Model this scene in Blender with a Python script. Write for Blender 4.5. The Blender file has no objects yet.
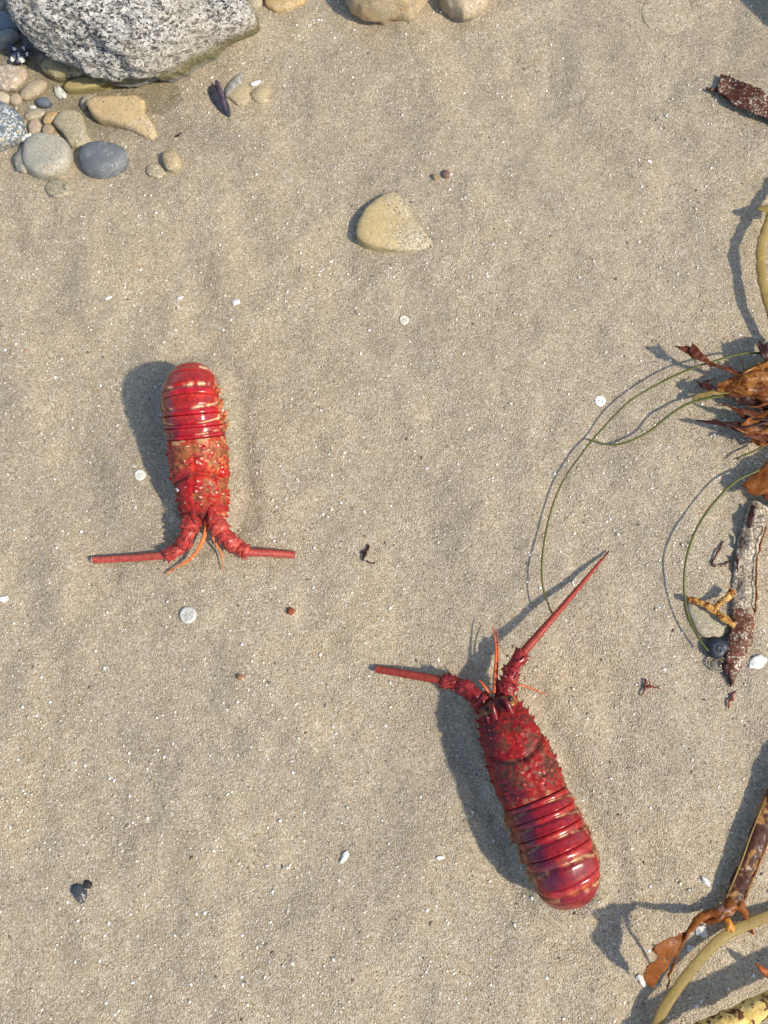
import bpy, math, random
import numpy as np
from mathutils import Vector
random.seed(7)
rng = np.random.default_rng(11)
SC = bpy.context.scene
COL = SC.collection

# ------------------------------------------------------------------ camera
TILT = math.radians(13.0)
FOVY = math.radians(60.0)
DIST = 1.064
CAM = np.array([0.0, -DIST * math.sin(TILT), DIST * math.cos(TILT)])
cam = bpy.data.cameras.new('camera')
cam.sensor_fit = 'VERTICAL'
cam.angle = FOVY
cam.clip_start = 0.02
cam.clip_end = 500
cam_o = bpy.data.objects.new('camera', cam)
COL.objects.link(cam_o)
cam_o.location = CAM.tolist()
cam_o.rotation_euler = (TILT, 0, 0)
SC.camera = cam_o

# ------------------------------------------------------------------ light
SUN_EL = math.radians(45)
SUN_H = np.array([0.90, -0.43]); SUN_H /= np.linalg.norm(SUN_H)
sd = Vector((SUN_H[0] * math.cos(SUN_EL), SUN_H[1] * math.cos(SUN_EL), math.sin(SUN_EL)))
sun = bpy.data.lights.new('sun', 'SUN')
sun.energy = 3.3
sun.angle = math.radians(2.4)
sun.color = (1.0, 0.91, 0.75)
sun_o = bpy.data.objects.new('sun', sun)
COL.objects.link(sun_o)
sun_o.rotation_euler = (-sd).to_track_quat('-Z', 'Y').to_euler()
W = bpy.data.worlds.new('World')
SC.world = W
W.use_nodes = True
wn = W.node_tree
sky = wn.nodes.new('ShaderNodeTexSky')
sky.sky_type = 'NISHITA'
sky.sun_disc = False
sky.sun_elevation = SUN_EL
sky.sun_rotation = math.atan2(SUN_H[0], SUN_H[1])
bg = wn.nodes['Background']
bg.inputs['Strength'].default_value = 0.15
wn.links.new(sky.outputs[0], bg.inputs['Color'])
SC.view_settings.view_transform = 'Standard'
SC.view_settings.look = 'None'
SC.view_settings.exposure = 0.52
SC.view_settings.gamma = 1.0

# ------------------------------------------------------------------ maths helpers
FPX = 512 / math.tan(FOVY / 2)
ct, st = math.cos(TILT), math.sin(TILT)


def G(px, py, z=0.0):
    """world point at height z seen at photo pixel px,py"""
    dx, dy, dz = (px - 384) / FPX, -(py - 512) / FPX, -1.0
    d = np.array([dx, dy * ct - dz * st, dy * st + dz * ct])
    t = (z - CAM[2]) / d[2]
    return CAM + d * t


_P = rng.integers(0, 1 << 30, 4096)


def _hash(ix, iy, iz, k=0):
    a = _P[(ix + 1013 * k) & 4095]
    a = _P[(a + iy) & 4095]
    a = _P[(a + iz) & 4095]
    return (a & 0xffff) / 65535.0


def vnoise(x, y, z=0.0, k=0):
    """smooth value noise, about -1..1"""
    x, y = np.asarray(x, float), np.asarray(y, float)
    z = np.zeros_like(x) + z
    ix, iy, iz = (np.floor(v).astype(np.int64) for v in (x, y, z))
    fx, fy, fz = x - ix, y - iy, z - iz
    fx, fy, fz = (f * f * f * (f * (f * 6 - 15) + 10) for f in (fx, fy, fz))
    r = 0
    for a in (0, 1):
        for b in (0, 1):
            for c in (0, 1):
                w = (fx if a else 1 - fx) * (fy if b else 1 - fy) * (fz if c else 1 - fz)
                r = r + w * _hash(ix + a, iy + b, iz + c, k)
    return r * 2 - 1


def fbm(x, y, z=0.0, oct=4, k=0):
    r, a, f = 0, 1.0, 1.0
    for i in range(oct):
        r = r + a * vnoise(np.asarray(x) * f, np.asarray(y) * f, np.asarray(z) * f, k + i)
        a *= 0.5
        f *= 2.03
    return r


def cells(x, y, z, k=0):
    """worley F1 distance and the random value of the nearest cell"""
    ix, iy, iz = (np.floor(v).astype(np.int64) for v in (x, y, z))
    best = np.full(x.shape, 9.0)
    val = np.zeros(x.shape)
    for a in (-1, 0, 1):
        for b in (-1, 0, 1):
            for c in (-1, 0, 1):
                jx, jy, jz = ix + a, iy + b, iz + c
                d = np.sqrt((jx + _hash(jx, jy, jz, k + 1) - x) ** 2 + (jy + _hash(jx, jy, jz, k + 2) - y) ** 2
                            + (jz + _hash(jx, jy, jz, k + 3) - z) ** 2)
                m = d < best
                best = np.where(m, d, best)
                val = np.where(m, _hash(jx, jy, jz, k + 4), val)
    return best, val


def sstep(a, b, x):
    t = np.clip((x - a) / (b - a), 0, 1)
    return t * t * (3 - 2 * t)


POOL = G(70, 40)[:2]
WATER_Z = -0.009
BANKS = [(G(204, 505)[:2], G(197, 392)[:2], .030), (G(498, 722)[:2], G(572, 885)[:2], .032)]


def ground(x, y):
    x, y = np.asarray(x, float), np.asarray(y, float)
    wx = x + 0.05 * vnoise(x * 3, y * 3, 0, 5)
    h = 0.0035 * vnoise(x * 5.5 + 2, y * 3.2, 0, 1) + 0.0042 * vnoise(wx * 15 + y * 7, y * 9 - x * 4, 0, 2)
    h = h + 0.0016 * vnoise(x * 34, y * 26, 0, 3) + 0.0007 * vnoise(x * 85, y * 85, 0, 4)
    for (ax, ay), (bx, by), rad in BANKS:
        ux, uy = bx - ax, by - ay
        t = np.clip(((x - ax) * ux + (y - ay) * uy) / (ux * ux + uy * uy), 0, 1)
        dd = np.sqrt((x - ax - t * ux) ** 2 + (y - ay - t * uy) ** 2)
        dd = dd + .004 * vnoise(x * 60, y * 60, 0, 8)
        h = h + .0045 * np.exp(-((dd - rad) / .009) ** 2) - .003 * np.exp(-((dd - rad - .024) / .012) ** 2)
    d = np.sqrt(((x - POOL[0]) / 1.25) ** 2 + (y - POOL[1]) ** 2)
    h = h - 0.017 * sstep(0.20, 0.06, d)
    return h


def gz(px, py):
    p = G(px, py)
    return float(ground(p[0], p[1]))


ZS = 1.0


def P(px, py, z=0.0):
    """point z above the sand at that pixel"""
    b = gz(px, py)
    return G(px, py, b + (z if z < .012 else .012 + (z - .012) * ZS))


def catmull(pts, n, closed=False):
    pts = np.asarray(pts, float)
    m = len(pts)
    out = []
    segs = m if closed else m - 1
    for i in range(segs):
        if closed:
            p0, p1, p2, p3 = pts[(i - 1) % m], pts[i], pts[(i + 1) % m], pts[(i + 2) % m]
        else:
            p1, p2 = pts[i], pts[i + 1]
            p0 = pts[i - 1] if i else 2 * p1 - p2
            p3 = pts[i + 2] if i + 2 < m else 2 * p2 - p1
        for t in np.linspace(0, 1, n, endpoint=False):
            out.append(0.5 * ((2 * p1) + (-p0 + p2) * t + (2 * p0 - 5 * p1 + 4 * p2 - p3) * t * t
                              + (-p0 + 3 * p1 - 3 * p2 + p3) * t ** 3))
    if not closed:
        out.append(pts[-1])
    return np.array(out)


# ------------------------------------------------------------------ object helpers
class MB:
    def __init__(self):
        self.v, self.f, self.c = [], [], []
        self.n = 0

    def add(self, v, f, col=None):
        v = np.asarray(v, float)
        self.v.append(v)
        self.f += [tuple(i + self.n for i in q) for q in f]
        if col is None:
            col = (1, 1, 1)
        col = np.asarray(col, float)
        if col.ndim == 1:
            col = np.tile(col, (len(v), 1))
        self.c.append(col)
        self.n += len(v)
        return self


def link(name, mb, mat, parent=None, origin=None, smooth=True):
    v = np.concatenate(mb.v)
    if origin is not None:
        v = v - np.asarray(origin)
    me = bpy.data.meshes.new(name)
    me.from_pydata(v.tolist(), [], mb.f)
    c = np.concatenate(mb.c)
    a = me.color_attributes.new('paint', 'FLOAT_COLOR', 'POINT')
    a.data.foreach_set('color', np.concatenate([c[:, :3], np.ones((len(c), 1))], 1).ravel())
    if smooth:
        me.polygons.foreach_set('use_smooth', [True] * len(me.polygons))
    me.materials.append(mat)
    me.update()
    o = bpy.data.objects.new(name, me)
    COL.objects.link(o)
    if parent is not None:
        o.parent = parent
        if origin is not None:
            o.location = (np.asarray(origin) - np.array(parent.location)).tolist()
    elif origin is not None:
        o.location = np.asarray(origin).tolist()
    return o


def tag(o, label=None, cat=None, group=None, kind=None):
    if label: o['label'] = label
    if cat: o['category'] = cat
    if group: o['group'] = group
    if kind: o['kind'] = kind
    return o


def thing(name, label, cat, loc, group=None):
    o = bpy.data.objects.new(name, None)
    COL.objects.link(o)
    o.empty_display_size = 0.03
    o.location = np.asarray(loc).tolist()
    return tag(o, label, cat, group)


def tube(path, rx, rz=None, nseg=12, roll=None, col=None, cap=True):
    """swept elliptical tube; rx is sideways, rz upwards"""
    path = np.asarray(path, float)
    n = len(path)
    rx = np.broadcast_to(np.asarray(rx, float), n) if np.ndim(rx) == 0 else np.interp(np.linspace(0, 1, n), np.linspace(0, 1, len(rx)), rx)
    rz = rx if rz is None else (np.full(n, float(rz)) if np.ndim(rz) == 0 else np.interp(np.linspace(0, 1, n), np.linspace(0, 1, len(rz)), rz))
    roll = np.zeros(n) if roll is None else np.interp(np.linspace(0, 1, n), np.linspace(0, 1, len(roll)), roll)
    T = np.gradient(path, axis=0)
    T /= np.linalg.norm(T, axis=1)[:, None] + 1e-12
    S = np.cross(T, [0, 0, 1.0])
    S /= np.linalg.norm(S, axis=1)[:, None] + 1e-9
    U = np.cross(S, T)
    V = []
    th = np.linspace(0, 2 * math.pi, nseg, endpoint=False)
    for i in range(n):
        c, s = math.cos(roll[i]), math.sin(roll[i])
        s2, u2 = S[i] * c + U[i] * s, U[i] * c - S[i] * s
        V.append(path[i] + np.outer(np.cos(th) * rx[i], s2) + np.outer(np.sin(th) * rz[i], u2))
    V = np.concatenate(V)
    F = []
    for i in range(n - 1):
        for j in range(nseg):
            k = (j + 1) % nseg
            F.append((i * nseg + j, i * nseg + k, (i + 1) * nseg + k, (i + 1) * nseg + j))
    if cap:
        F.append(tuple(range(nseg - 1, -1, -1)))
        F.append(tuple((n - 1) * nseg + j for j in range(nseg)))
    return V, F


def ppath(pts, n=8):
    """pixel path [(px,py,z above sand)...] to a smooth world path"""
    return catmull([P(*p) for p in pts], n)


def cone(base, tip, r, nseg=5):
    base, tip = np.asarray(base, float), np.asarray(tip, float)
    t = tip - base
    L = np.linalg.norm(t) + 1e-9
    t = t / L
    a = np.cross(t, [0.3, 0.2, 0.9]); a /= np.linalg.norm(a) + 1e-9
    b = np.cross(t, a)
    th = np.linspace(0, 2 * math.pi, nseg, endpoint=False)
    ring = base - t * r * 0.5 + np.outer(np.cos(th) * r, a) + np.outer(np.sin(th) * r, b)
    mid = base + t * L * 0.5 + np.outer(np.cos(th) * r * .5, a) + np.outer(np.sin(th) * r * .5, b)
    V = np.concatenate([ring, mid, [tip]])
    F = []
    for j in range(nseg):
        k = (j + 1) % nseg
        F.append((j, k, nseg + k, nseg + j))
        F.append((nseg + j, nseg + k, 2 * nseg))
    return V, F


def ball(c, rx, ry=None, rz=None, nu=14, nv=8, rot=0.0, noise=0.0, k=0):
    ry = rx if ry is None else ry
    rz = rx if rz is None else rz
    V = [(0, 0, -1)]
    for i in range(1, nv):
        ph = -math.pi / 2 + math.pi * i / nv
        for j in range(nu):
            a = 2 * math.pi * j / nu
            V.append((math.cos(ph) * math.cos(a), math.cos(ph) * math.sin(a), math.sin(ph)))
    V.append((0, 0, 1))
    V = np.array(V)
    if noise:
        V = V * (1 + noise * vnoise(V[:, 0] * 1.7 + k * 3.1, V[:, 1] * 1.7, V[:, 2] * 1.7, k))[:, None]
    V = V * [rx, ry, rz]
    cr, sr = math.cos(rot), math.sin(rot)
    V = np.stack([V[:, 0] * cr - V[:, 1] * sr, V[:, 0] * sr + V[:, 1] * cr, V[:, 2]], 1) + np.asarray(c)
    F = []
    for j in range(nu):
        F.append((0, 1 + (j + 1) % nu, 1 + j))
        e = 1 + (nv - 2) * nu
        F.append((e + j, e + (j + 1) % nu, len(V) - 1))
    for i in range(nv - 2):
        for j in range(nu):
            k2 = (j + 1) % nu
            F.append((1 + i * nu + j, 1 + i * nu + k2, 1 + (i + 1) * nu + k2, 1 + (i + 1) * nu + j))
    return V, F


def strip(rows, n=6, m=7, th=0.0008, wave=0.0015, curl=0.0, k=0, rag=0.0, lift=0.0):
    """thin blade from rows of (left px, left py, right px, right py, z)"""
    L = catmull([P(r[0], r[1], r[4] + lift) for r in rows], n)
    R = catmull([P(r[2], r[3], r[4] - lift) for r in rows], n)
    N = len(L)
    V = []
    for i in range(N):
        for j in range(m):
            t = j / (m - 1)
            if rag and j in (0, m - 1):
                t += rag * (rng.random() - .5) * (1 if j else -1)
            p = L[i] * (1 - t) + R[i] * t
            p = p + np.array([0, 0, wave * float(vnoise(p[0] * 90, p[1] * 90, 0, 40 + k)) + curl * ((2 * t - 1) ** 2)])
            V.append(p)
    V = np.array(V)
    B = V - [0, 0, th]
    F = []
    o = N * m
    for i in range(N - 1):
        for j in range(m - 1):
            a, b, c, d = i * m + j, i * m + j + 1, (i + 1) * m + j + 1, (i + 1) * m + j
            F.append((a, b, c, d))
            F.append((o + d, o + c, o + b, o + a))
    for i in range(N - 1):
        a, d = i * m, (i + 1) * m
        F.append((a, d, o + d, o + a))
        a, d = i * m + m - 1, (i + 1) * m + m - 1
        F.append((d, a, o + a, o + d))
    for j in range(m - 1):
        F.append((j + 1, j, o + j, o + j + 1))
        a = (N - 1) * m + j
        F.append((a, a + 1, o + a + 1, o + a))
    return np.concatenate([V, B]), F


# ------------------------------------------------------------------ materials
class NT:
    def __init__(self, name):
        self.m = bpy.data.materials.new(name)
        self.m.use_nodes = True
        self.t = self.m.node_tree
        self.b = self.t.nodes['Principled BSDF']
        self.out = self.t.nodes['Material Output']
        self.tc = self.t.nodes.new('ShaderNodeTexCoord')

    def node(self, typ, **kw):
        n = self.t.nodes.new(typ)
        for a, v in kw.items():
            setattr(n, a, v)
        return n

    def link(self, a, b):
        self.t.links.new(a, b)

    def setin(self, sock, v):
        if isinstance(v, bpy.types.NodeSocket):
            self.link(v, sock)
        else:
            if sock.type == 'RGBA' and len(v) == 3:
                v = (*v, 1)
            sock.default_value = v

    def coord(self, scale=(1, 1, 1), rot=(0, 0, 0)):
        n = self.node('ShaderNodeMapping')
        n.inputs['Scale'].default_value = scale
        n.inputs['Rotation'].default_value = rot
        self.link(self.tc.outputs['Object'], n.inputs['Vector'])
        return n.outputs[0]

    def noise(self, scale, detail=4, rough=0.55, vec=None, dist=0.0):
        n = self.node('ShaderNodeTexNoise')
        n.inputs['Scale'].default_value = scale
        n.inputs['Detail'].default_value = detail
        n.inputs['Roughness'].default_value = rough
        n.inputs['Distortion'].default_value = dist
        self.link(vec or self.tc.outputs['Object'], n.inputs['Vector'])
        return n.outputs['Fac']

    def voro(self, scale, out='Color', vec=None, feature='F1'):
        n = self.node('ShaderNodeTexVoronoi', feature=feature)
        n.inputs['Scale'].default_value = scale
        self.link(vec or self.tc.outputs['Object'], n.inputs['Vector'])
        if out == 'Rand':
            s = self.node('ShaderNodeSeparateColor')
            self.link(n.outputs['Color'], s.inputs[0])
            return s.outputs[0], s.outputs[1], n.outputs['Distance']
        return n.outputs[out]

    def ramp(self, fac, stops, interp='LINEAR'):
        n = self.node('ShaderNodeValToRGB')
        n.color_ramp.interpolation = interp
        e = n.color_ramp.elements
        while len(e) < len(stops):
            e.new(0.5)
        for i, (p, c) in enumerate(stops):
            e[i].position = p
            if not isinstance(c, (tuple, list)):
                c = (c, c, c)
            e[i].color = (*c[:3], 1)
        self.link(fac, n.inputs[0])
        return n.outputs[0]

    def mix(self, f, a, b, mode='MIX'):
        n = self.node('ShaderNodeMix', data_type='RGBA', blend_type=mode)
        self.setin(n.inputs[0], f)
        self.setin(n.inputs[6], a)
        self.setin(n.inputs[7], b)
        return n.outputs[2]

    def math(self, op, a, b=0.0):
        n = self.node('ShaderNodeMath', operation=op)
        self.setin(n.inputs[0], a)
        self.setin(n.inputs[1], b)
        return n.outputs[0]

    def attr(self, name='paint'):
        n = self.node('ShaderNodeAttribute', attribute_name=name)
        return n.outputs['Color']

    def bump(self, h, dist=0.001, strength=1.0, prev=None):
        n = self.node('ShaderNodeBump')
        n.inputs['Strength'].default_value = strength
        n.inputs['Distance'].default_value = dist
        self.link(h, n.inputs['Height'])
        if prev is not None:
            self.link(prev, n.inputs['Normal'])
        return n.outputs[0]

    def done(self, col, rough=0.5, normal=None, spec=0.5, coat=0.0, coat_rough=0.1, transl=0.0, tcol=None):
        b = self.b
        self.setin(b.inputs['Base Color'], col)
        self.setin(b.inputs['Roughness'], rough)
        self.setin(b.inputs['Specular IOR Level'], spec)
        self.setin(b.inputs['Coat Weight'], coat)
        b.inputs['Coat Roughness'].default_value = coat_rough
        if normal is not None:
            self.link(normal, b.inputs['Normal'])
        if transl:
            t = self.node('ShaderNodeBsdfTranslucent')
            self.setin(t.inputs['Color'], tcol if tcol is not None else col)
            s = self.node('ShaderNodeMixShader')
            s.inputs[0].default_value = transl
            self.link(b.outputs[0], s.inputs[1])
            self.link(t.outputs[0], s.inputs[2])
            self.link(s.outputs[0], self.out.inputs['Surface'])
        return self.m


def mat_sand():
    n = NT('wet sand')
    warp = n.coord((1, 1, 0.6))
    r1, r2, d1 = n.voro(600, 'Rand', warp)
    s1, s2, d2 = n.voro(370, 'Rand', warp)
    t1, t2, d3 = n.voro(880, 'Rand', warp)
    big = n.noise(6.0, 5, 0.6, n.coord((1.0, .8, 1), (0, 0, .6)), .6)
    mid = n.noise(26, 4, 0.6)
    base = n.ramp(r1, [(0.0, (.20, .145, .085)), (0.25, (.32, .25, .155)), (0.6, (.41, .33, .215)), (0.86, (.49, .41, .29)), (1.0, (.68, .62, .50))])
    fine = n.ramp(t1, [(0.0, (.17, .125, .08)), (0.2, (.33, .26, .165)), (0.7, (.44, .36, .24)), (0.92, (.58, .50, .38)), (1.0, (.8, .74, .62))])
    c = n.mix(0.5, base, fine)
    # dark and pale grains that stand out
    pale = n.ramp(s1, [(0.90, 0), (0.93, 1)])
    c = n.mix(n.math('MULTIPLY', pale, 0.45), c, (.70, .64, .52))
    dark = n.ramp(s2, [(0.92, 0), (0.95, 1)])
    c = n.mix(n.math('MULTIPLY', dark, 0.4), c, (.12, .10, .08))
    c = n.mix(0.20, c, (.40, .325, .215))
    tone = n.ramp(big, [(0.32, (.80, .81, .84)), (0.47, (.97, .97, .975)), (0.55, (1.01, 1.0, .99)), (0.68, (1.06, 1.03, .97))])
    c = n.mix(1.0, c, tone, 'MULTIPLY')
    tone2 = n.ramp(mid, [(0.3, (.88, .88, .88)), (0.55, (1, 1, 1)), (0.75, (1.05, 1.05, 1.05))])
    c = n.mix(1.0, c, tone2, 'MULTIPLY')
    c = n.mix(1.0, c, (1.0, .985, .965), 'MULTIPLY')
    h = n.math('ADD', n.math('MULTIPLY', d1, -1.0), n.math('MULTIPLY', d2, -0.8))
    h = n.math('ADD', h, n.math('MULTIPLY', t2, 0.5))
    nb = n.bump(h, 0.0012, 0.75)
    return n.done(c, 0.42, nb, 0.4)


def mat_grit():
    n = NT('shell grit')
    c = n.attr()
    f = n.ramp(n.noise(900, 2), [(0.3, (.8, .8, .8)), (0.7, (1.1, 1.1, 1.1))])
    return n.done(n.mix(1.0, c, f, 'MULTIPLY'), 0.4, None, 0.4)


def mat_water():
    m = bpy.data.materials.new('pool water')
    m.use_nodes = True
    t = m.node_tree
    t.nodes.clear()
    out = t.nodes.new('ShaderNodeOutputMaterial')
    tr = t.nodes.new('ShaderNodeBsdfTransparent')
    tr.inputs[0].default_value = (0.93, 0.96, 0.97, 1)
    gl = t.nodes.new('ShaderNodeBsdfGlossy')
    gl.inputs['Roughness'].default_value = 0.02
    fr = t.nodes.new('ShaderNodeFresnel')
    fr.inputs['IOR'].default_value = 1.33
    no = t.nodes.new('ShaderNodeTexNoise')
    no.inputs['Scale'].default_value = 14
    no.inputs['Detail'].default_value = 2
    tc = t.nodes.new('ShaderNodeTexCoord')
    bu = t.nodes.new('ShaderNodeBump')
    bu.inputs['Distance'].default_value = 0.002
    bu.inputs['Strength'].default_value = 0.3
    mx = t.nodes.new('ShaderNodeMixShader')
    L = t.links.new
    L(tc.outputs['Object'], no.inputs['Vector'])
    L(no.outputs['Fac'], bu.inputs['Height'])
    L(bu.outputs[0], gl.inputs['Normal'])
    L(bu.outputs[0], fr.inputs['Normal'])
    L(fr.outputs[0], mx.inputs[0])
    L(tr.outputs[0], mx.inputs[1])
    L(gl.outputs[0], mx.inputs[2])
    L(mx.outputs[0], out.inputs['Surface'])
    return m


def mat_stone(name, base, var=0.25, scale=40, speck=None, speck_amt=0.0, speck_scale=350, rough=0.55, dust=0.0, bump=0.0007, tint=None, spec=0.25, scrib=0, drift=0.0):
    n = NT(name)
    rough = max(rough, .6)
    bump = bump * 1.8
    base = np.array(base)
    lo, hi = tuple(base * (1 - var)), tuple(np.minimum(base * (1 + var), .9))
    c = n.ramp(n.noise(scale, 6, 0.62, dist=0.4), [(0.28, lo), (0.5, tuple(base)), (0.72, hi)])
    if tint is not None:
        c = n.mix(n.ramp(n.noise(scale * .45, 4, .6, dist=.8), [(0.45, 0), (0.62, 1)]), c, tint)
    f = n.ramp(n.noise(380, 5, 0.75), [(0.3, (.62, .62, .62)), (0.7, (1.25, 1.25, 1.25))])
    c = n.mix(1.0, c, f, 'MULTIPLY')
    if speck is not None:
        r, r2, d = n.voro(speck_scale, 'Rand')
        c = n.mix(n.ramp(r, [(1 - speck_amt - .02, 0), (1 - speck_amt + .02, .85)]), c, speck)
    if True:
        dust = dust or .13
        r, r2, d = n.voro(560, 'Rand')
        sandc = n.ramp(r, [(0.0, (.20, .15, .09)), (0.5, (.39, .32, .21)), (0.9, (.48, .41, .29)), (1.0, (.62, .56, .45))])
        msk = n.math('ADD', r2, n.math('MULTIPLY', n.math('SUBTRACT', n.noise(22, 3), 0.5), 1.6))
        if drift:
            sx = n.node('ShaderNodeSeparateXYZ')
            n.link(n.tc.outputs['Object'], sx.inputs[0])
            msk = n.math('ADD', msk, n.math('MULTIPLY', sx.outputs[0], drift))
        c = n.mix(n.ramp(msk, [(1 - dust - .1, 0), (1 - dust + .1, 1)]), c, sandc)
    if scrib:
        ln = n.ramp(n.noise(95, 3, .5, dist=2.0), [(0.47, 0), (0.495, 1), (0.505, 1), (0.53, 0)])
        ar = n.ramp(n.noise(30, 2), [(0.48, 0), (0.56, .75)])
        c = n.mix(n.math('MULTIPLY', ln, ar), c, (.42, .40, .34))
    nb = n.bump(n.noise(scale * 5, 8, 0.7), bump, 0.8)
    return n.done(c, rough, nb, spec)


def mat_boulder():
    n = NT('speckled granite')
    v = n.coord((1.0, 1.5, 1.5), (0.3, 0.2, -0.5))
    wv = n.node('ShaderNodeVectorMath', operation='ADD')
    nz = n.node('ShaderNodeTexNoise')
    nz.inputs['Scale'].default_value = 110
    n.link(v, nz.inputs['Vector'])
    sc = n.node('ShaderNodeVectorMath', operation='SCALE')
    sc.inputs['Scale'].default_value = 0.010
    n.link(nz.outputs['Color'], sc.inputs[0])
    n.link(v, wv.inputs[0]); n.link(sc.outputs[0], wv.inputs[1])
    r, r2, d = n.voro(185, 'Rand', wv.outputs[0])
    q, q2, e = n.voro(370, 'Rand', wv.outputs[0])
    c1 = n.ramp(r, [(0.0, (.03, .03, .035)), (0.20, (.05, .05, .055)), (0.30, (.26, .25, .23)), (0.6, (.52, .49, .44)), (1.0, (.76, .72, .65))])
    c2 = n.ramp(q, [(0.0, (.03, .03, .035)), (0.28, (.08, .08, .08)), (0.45, (.50, .47, .42)), (1.0, (.82, .78, .70))])
    c = n.mix(n.ramp(n.noise(160, 3, .6, wv.outputs[0]), [(0.44, 0), (0.56, 1)]), c1, c2)
    warm = n.ramp(n.noise(9, 3), [(0.45, 0), (0.65, .55)])
    c = n.mix(warm, c, (.46, .39, .27))
    # seams of dark mica
    seam = n.ramp(n.noise(55, 5, .65, v, 1.2), [(0.36, .75), (0.46, 0)])
    c = n.mix(seam, c, (.05, .05, .055))
    # algae line and dull wet foot near the water (object z)
    sp = n.node('ShaderNodeSeparateXYZ')
    n.link(n.tc.outputs['Object'], sp.inputs[0])
    z = n.math('ADD', sp.outputs[2], n.math('MULTIPLY', n.math('SUBTRACT', n.noise(30, 3), .5), .012))
    foot = n.ramp(z, [(0.014, 1), (0.024, 0)])
    c = n.mix(n.math('MULTIPLY', foot, .75), c, (.20, .20, .185))
    c = n.mix(n.ramp(z, [(0.010, 0), (0.018, .8), (0.026, .75), (0.036, 0)]), c, (.13, .105, .022))
    n.b.inputs['Roughness'].default_value = .6
    h = n.math('ADD', n.math('MULTIPLY', r, .8), n.math('MULTIPLY', n.noise(240, 5, .7), 1.2))
    return n.done(c, 0.55, n.bump(h, 0.004, 1.0), 0.25)


def mat_lobster(name, rough_shell=0.2):
    n = NT(name)
    c = n.attr()
    f = n.ramp(n.noise(260, 5, 0.65), [(0.28, (.50, .50, .50)), (0.5, (1, 1, 1)), (0.7, (1.3, 1.3, 1.3))])
    c = n.mix(1.0, c, f, 'MULTIPLY')
    g = n.node('ShaderNodeAttribute', attribute_name='gloss')
    rough = n.math('SUBTRACT', 0.62, n.math('MULTIPLY', g.outputs['Fac'], 0.40))
    nb = n.bump(n.noise(420, 5, .7), 0.0007, 0.55)
    n.setin(nb.node.inputs['Strength'], n.math('SUBTRACT', .62, n.math('MULTIPLY', g.outputs['Fac'], .5)))
    return n.done(c, rough, nb, 0.16, n.math('MULTIPLY', g.outputs['Fac'], 0.55), 0.20)


def mat_paint(name, rough=0.45, spec=0.5, var=0.3, scale=300, bump=0.0004, coat=0.0):
    n = NT(name)
    c = n.attr()
    f = n.ramp(n.noise(scale, 4, .6), [(0.3, (1 - var,) * 3), (0.7, (1 + var,) * 3)])
    return n.done(n.mix(1.0, c, f, 'MULTIPLY'), rough, n.bump(n.noise(scale * 1.6, 4, .7), bump, .6), spec, coat)


def mat_kelp(name, c1, c2, scale=60, transl=0.3, rough=0.42, patch=None, patch_amt=0.5, patch_scale=45, dust=0.0, stretch=(1, 1, 1), coat=0.06, grain=.25):
    n = NT(name)
    v = n.coord(stretch)
    c = n.ramp(n.noise(scale, 5, .6, v, .3), [(0.32, c1), (0.66, c2)])
    if patch is not None:
        c = n.mix(n.ramp(n.noise(patch_scale, 4, .62, v, .6), [(1 - patch_amt - .04, 0), (1 - patch_amt + .04, 1)]), c, patch)
    f = n.ramp(n.noise(420, 3, .7), [(0.3, (1 - grain,) * 3), (0.7, (1 + grain * .8,) * 3)])
    c = n.mix(1.0, c, f, 'MULTIPLY')
    if dust:
        r, r2, d = n.voro(520, 'Rand')
        sandc = n.ramp(r, [(0.0, (.16, .12, .08)), (0.5, (.36, .29, .20)), (0.9, (.5, .43, .33)), (1.0, (.74, .68, .58))])
        msk = n.math('ADD', r2, n.math('MULTIPLY', n.math('SUBTRACT', n.noise(38, 3), 0.5), 1.8))
        c = n.mix(n.ramp(msk, [(1 - dust - .06, 0), (1 - dust + .06, 1)]), c, sandc)
    return n.done(c, rough, n.bump(n.noise(170, 6, .65), 0.0012, .8), 0.22, coat, .2, transl, c)


M_SAND, M_GRIT, M_WATER = mat_sand(), mat_grit(), mat_water()

# ------------------------------------------------------------------ sand, one sheet to the horizon
def axis(lo, hi, step, far):
    core = np.arange(lo, hi + step / 2, step)
    out, d, x = [], step, hi
    while x < far:
        d *= 1.35
        x += d
        out.append(x)
    right = np.array(out)
    left = lo - (right - hi)
    return np.concatenate([left[::-1], core, right])


xs = axis(-0.72, 0.72, 0.0036, 60)
ys = axis(-0.74, 0.90, 0.0036, 60)
X, Y = np.meshgrid(xs, ys)
Z = ground(X, Y)
nx, ny = len(xs), len(ys)
me = bpy.data.meshes.new('sand')
me.vertices.add(nx * ny)
me.vertices.foreach_set('co', np.stack([X, Y, Z], -1).ravel())
ii, jj = np.meshgrid(np.arange(nx - 1), np.arange(ny - 1))
a = (jj * nx + ii).ravel()
Q = np.stack([a, a + 1, a + nx + 1, a + nx], 1)
me.loops.add(Q.size)
me.loops.foreach_set('vertex_index', Q.ravel())
me.polygons.add(len(Q))
me.polygons.foreach_set('loop_start', np.arange(len(Q)) * 4)
me.polygons.foreach_set('use_smooth', np.ones(len(Q), bool))
me.update(calc_edges=True)
me.materials.append(M_SAND)
sand = bpy.data.objects.new('sand', me)
COL.objects.link(sand)
tag(sand, 'wet tan beach sand with soft ripples', kind='structure')

# shallow water standing in the dip round the granite boulder
wb = MB()
cx, cy = POOL
ring = [(cx + 0.34 * math.cos(t) * 1.1, cy + 0.26 * math.sin(t)) for t in np.linspace(0, 2 * math.pi, 72, endpoint=False)]
wb.add([(x, y, WATER_Z) for x, y in ring], [tuple(range(72))])
tag(link('water', wb, M_WATER), 'clear shallow water in the dip round the boulder', kind='structure')

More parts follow.
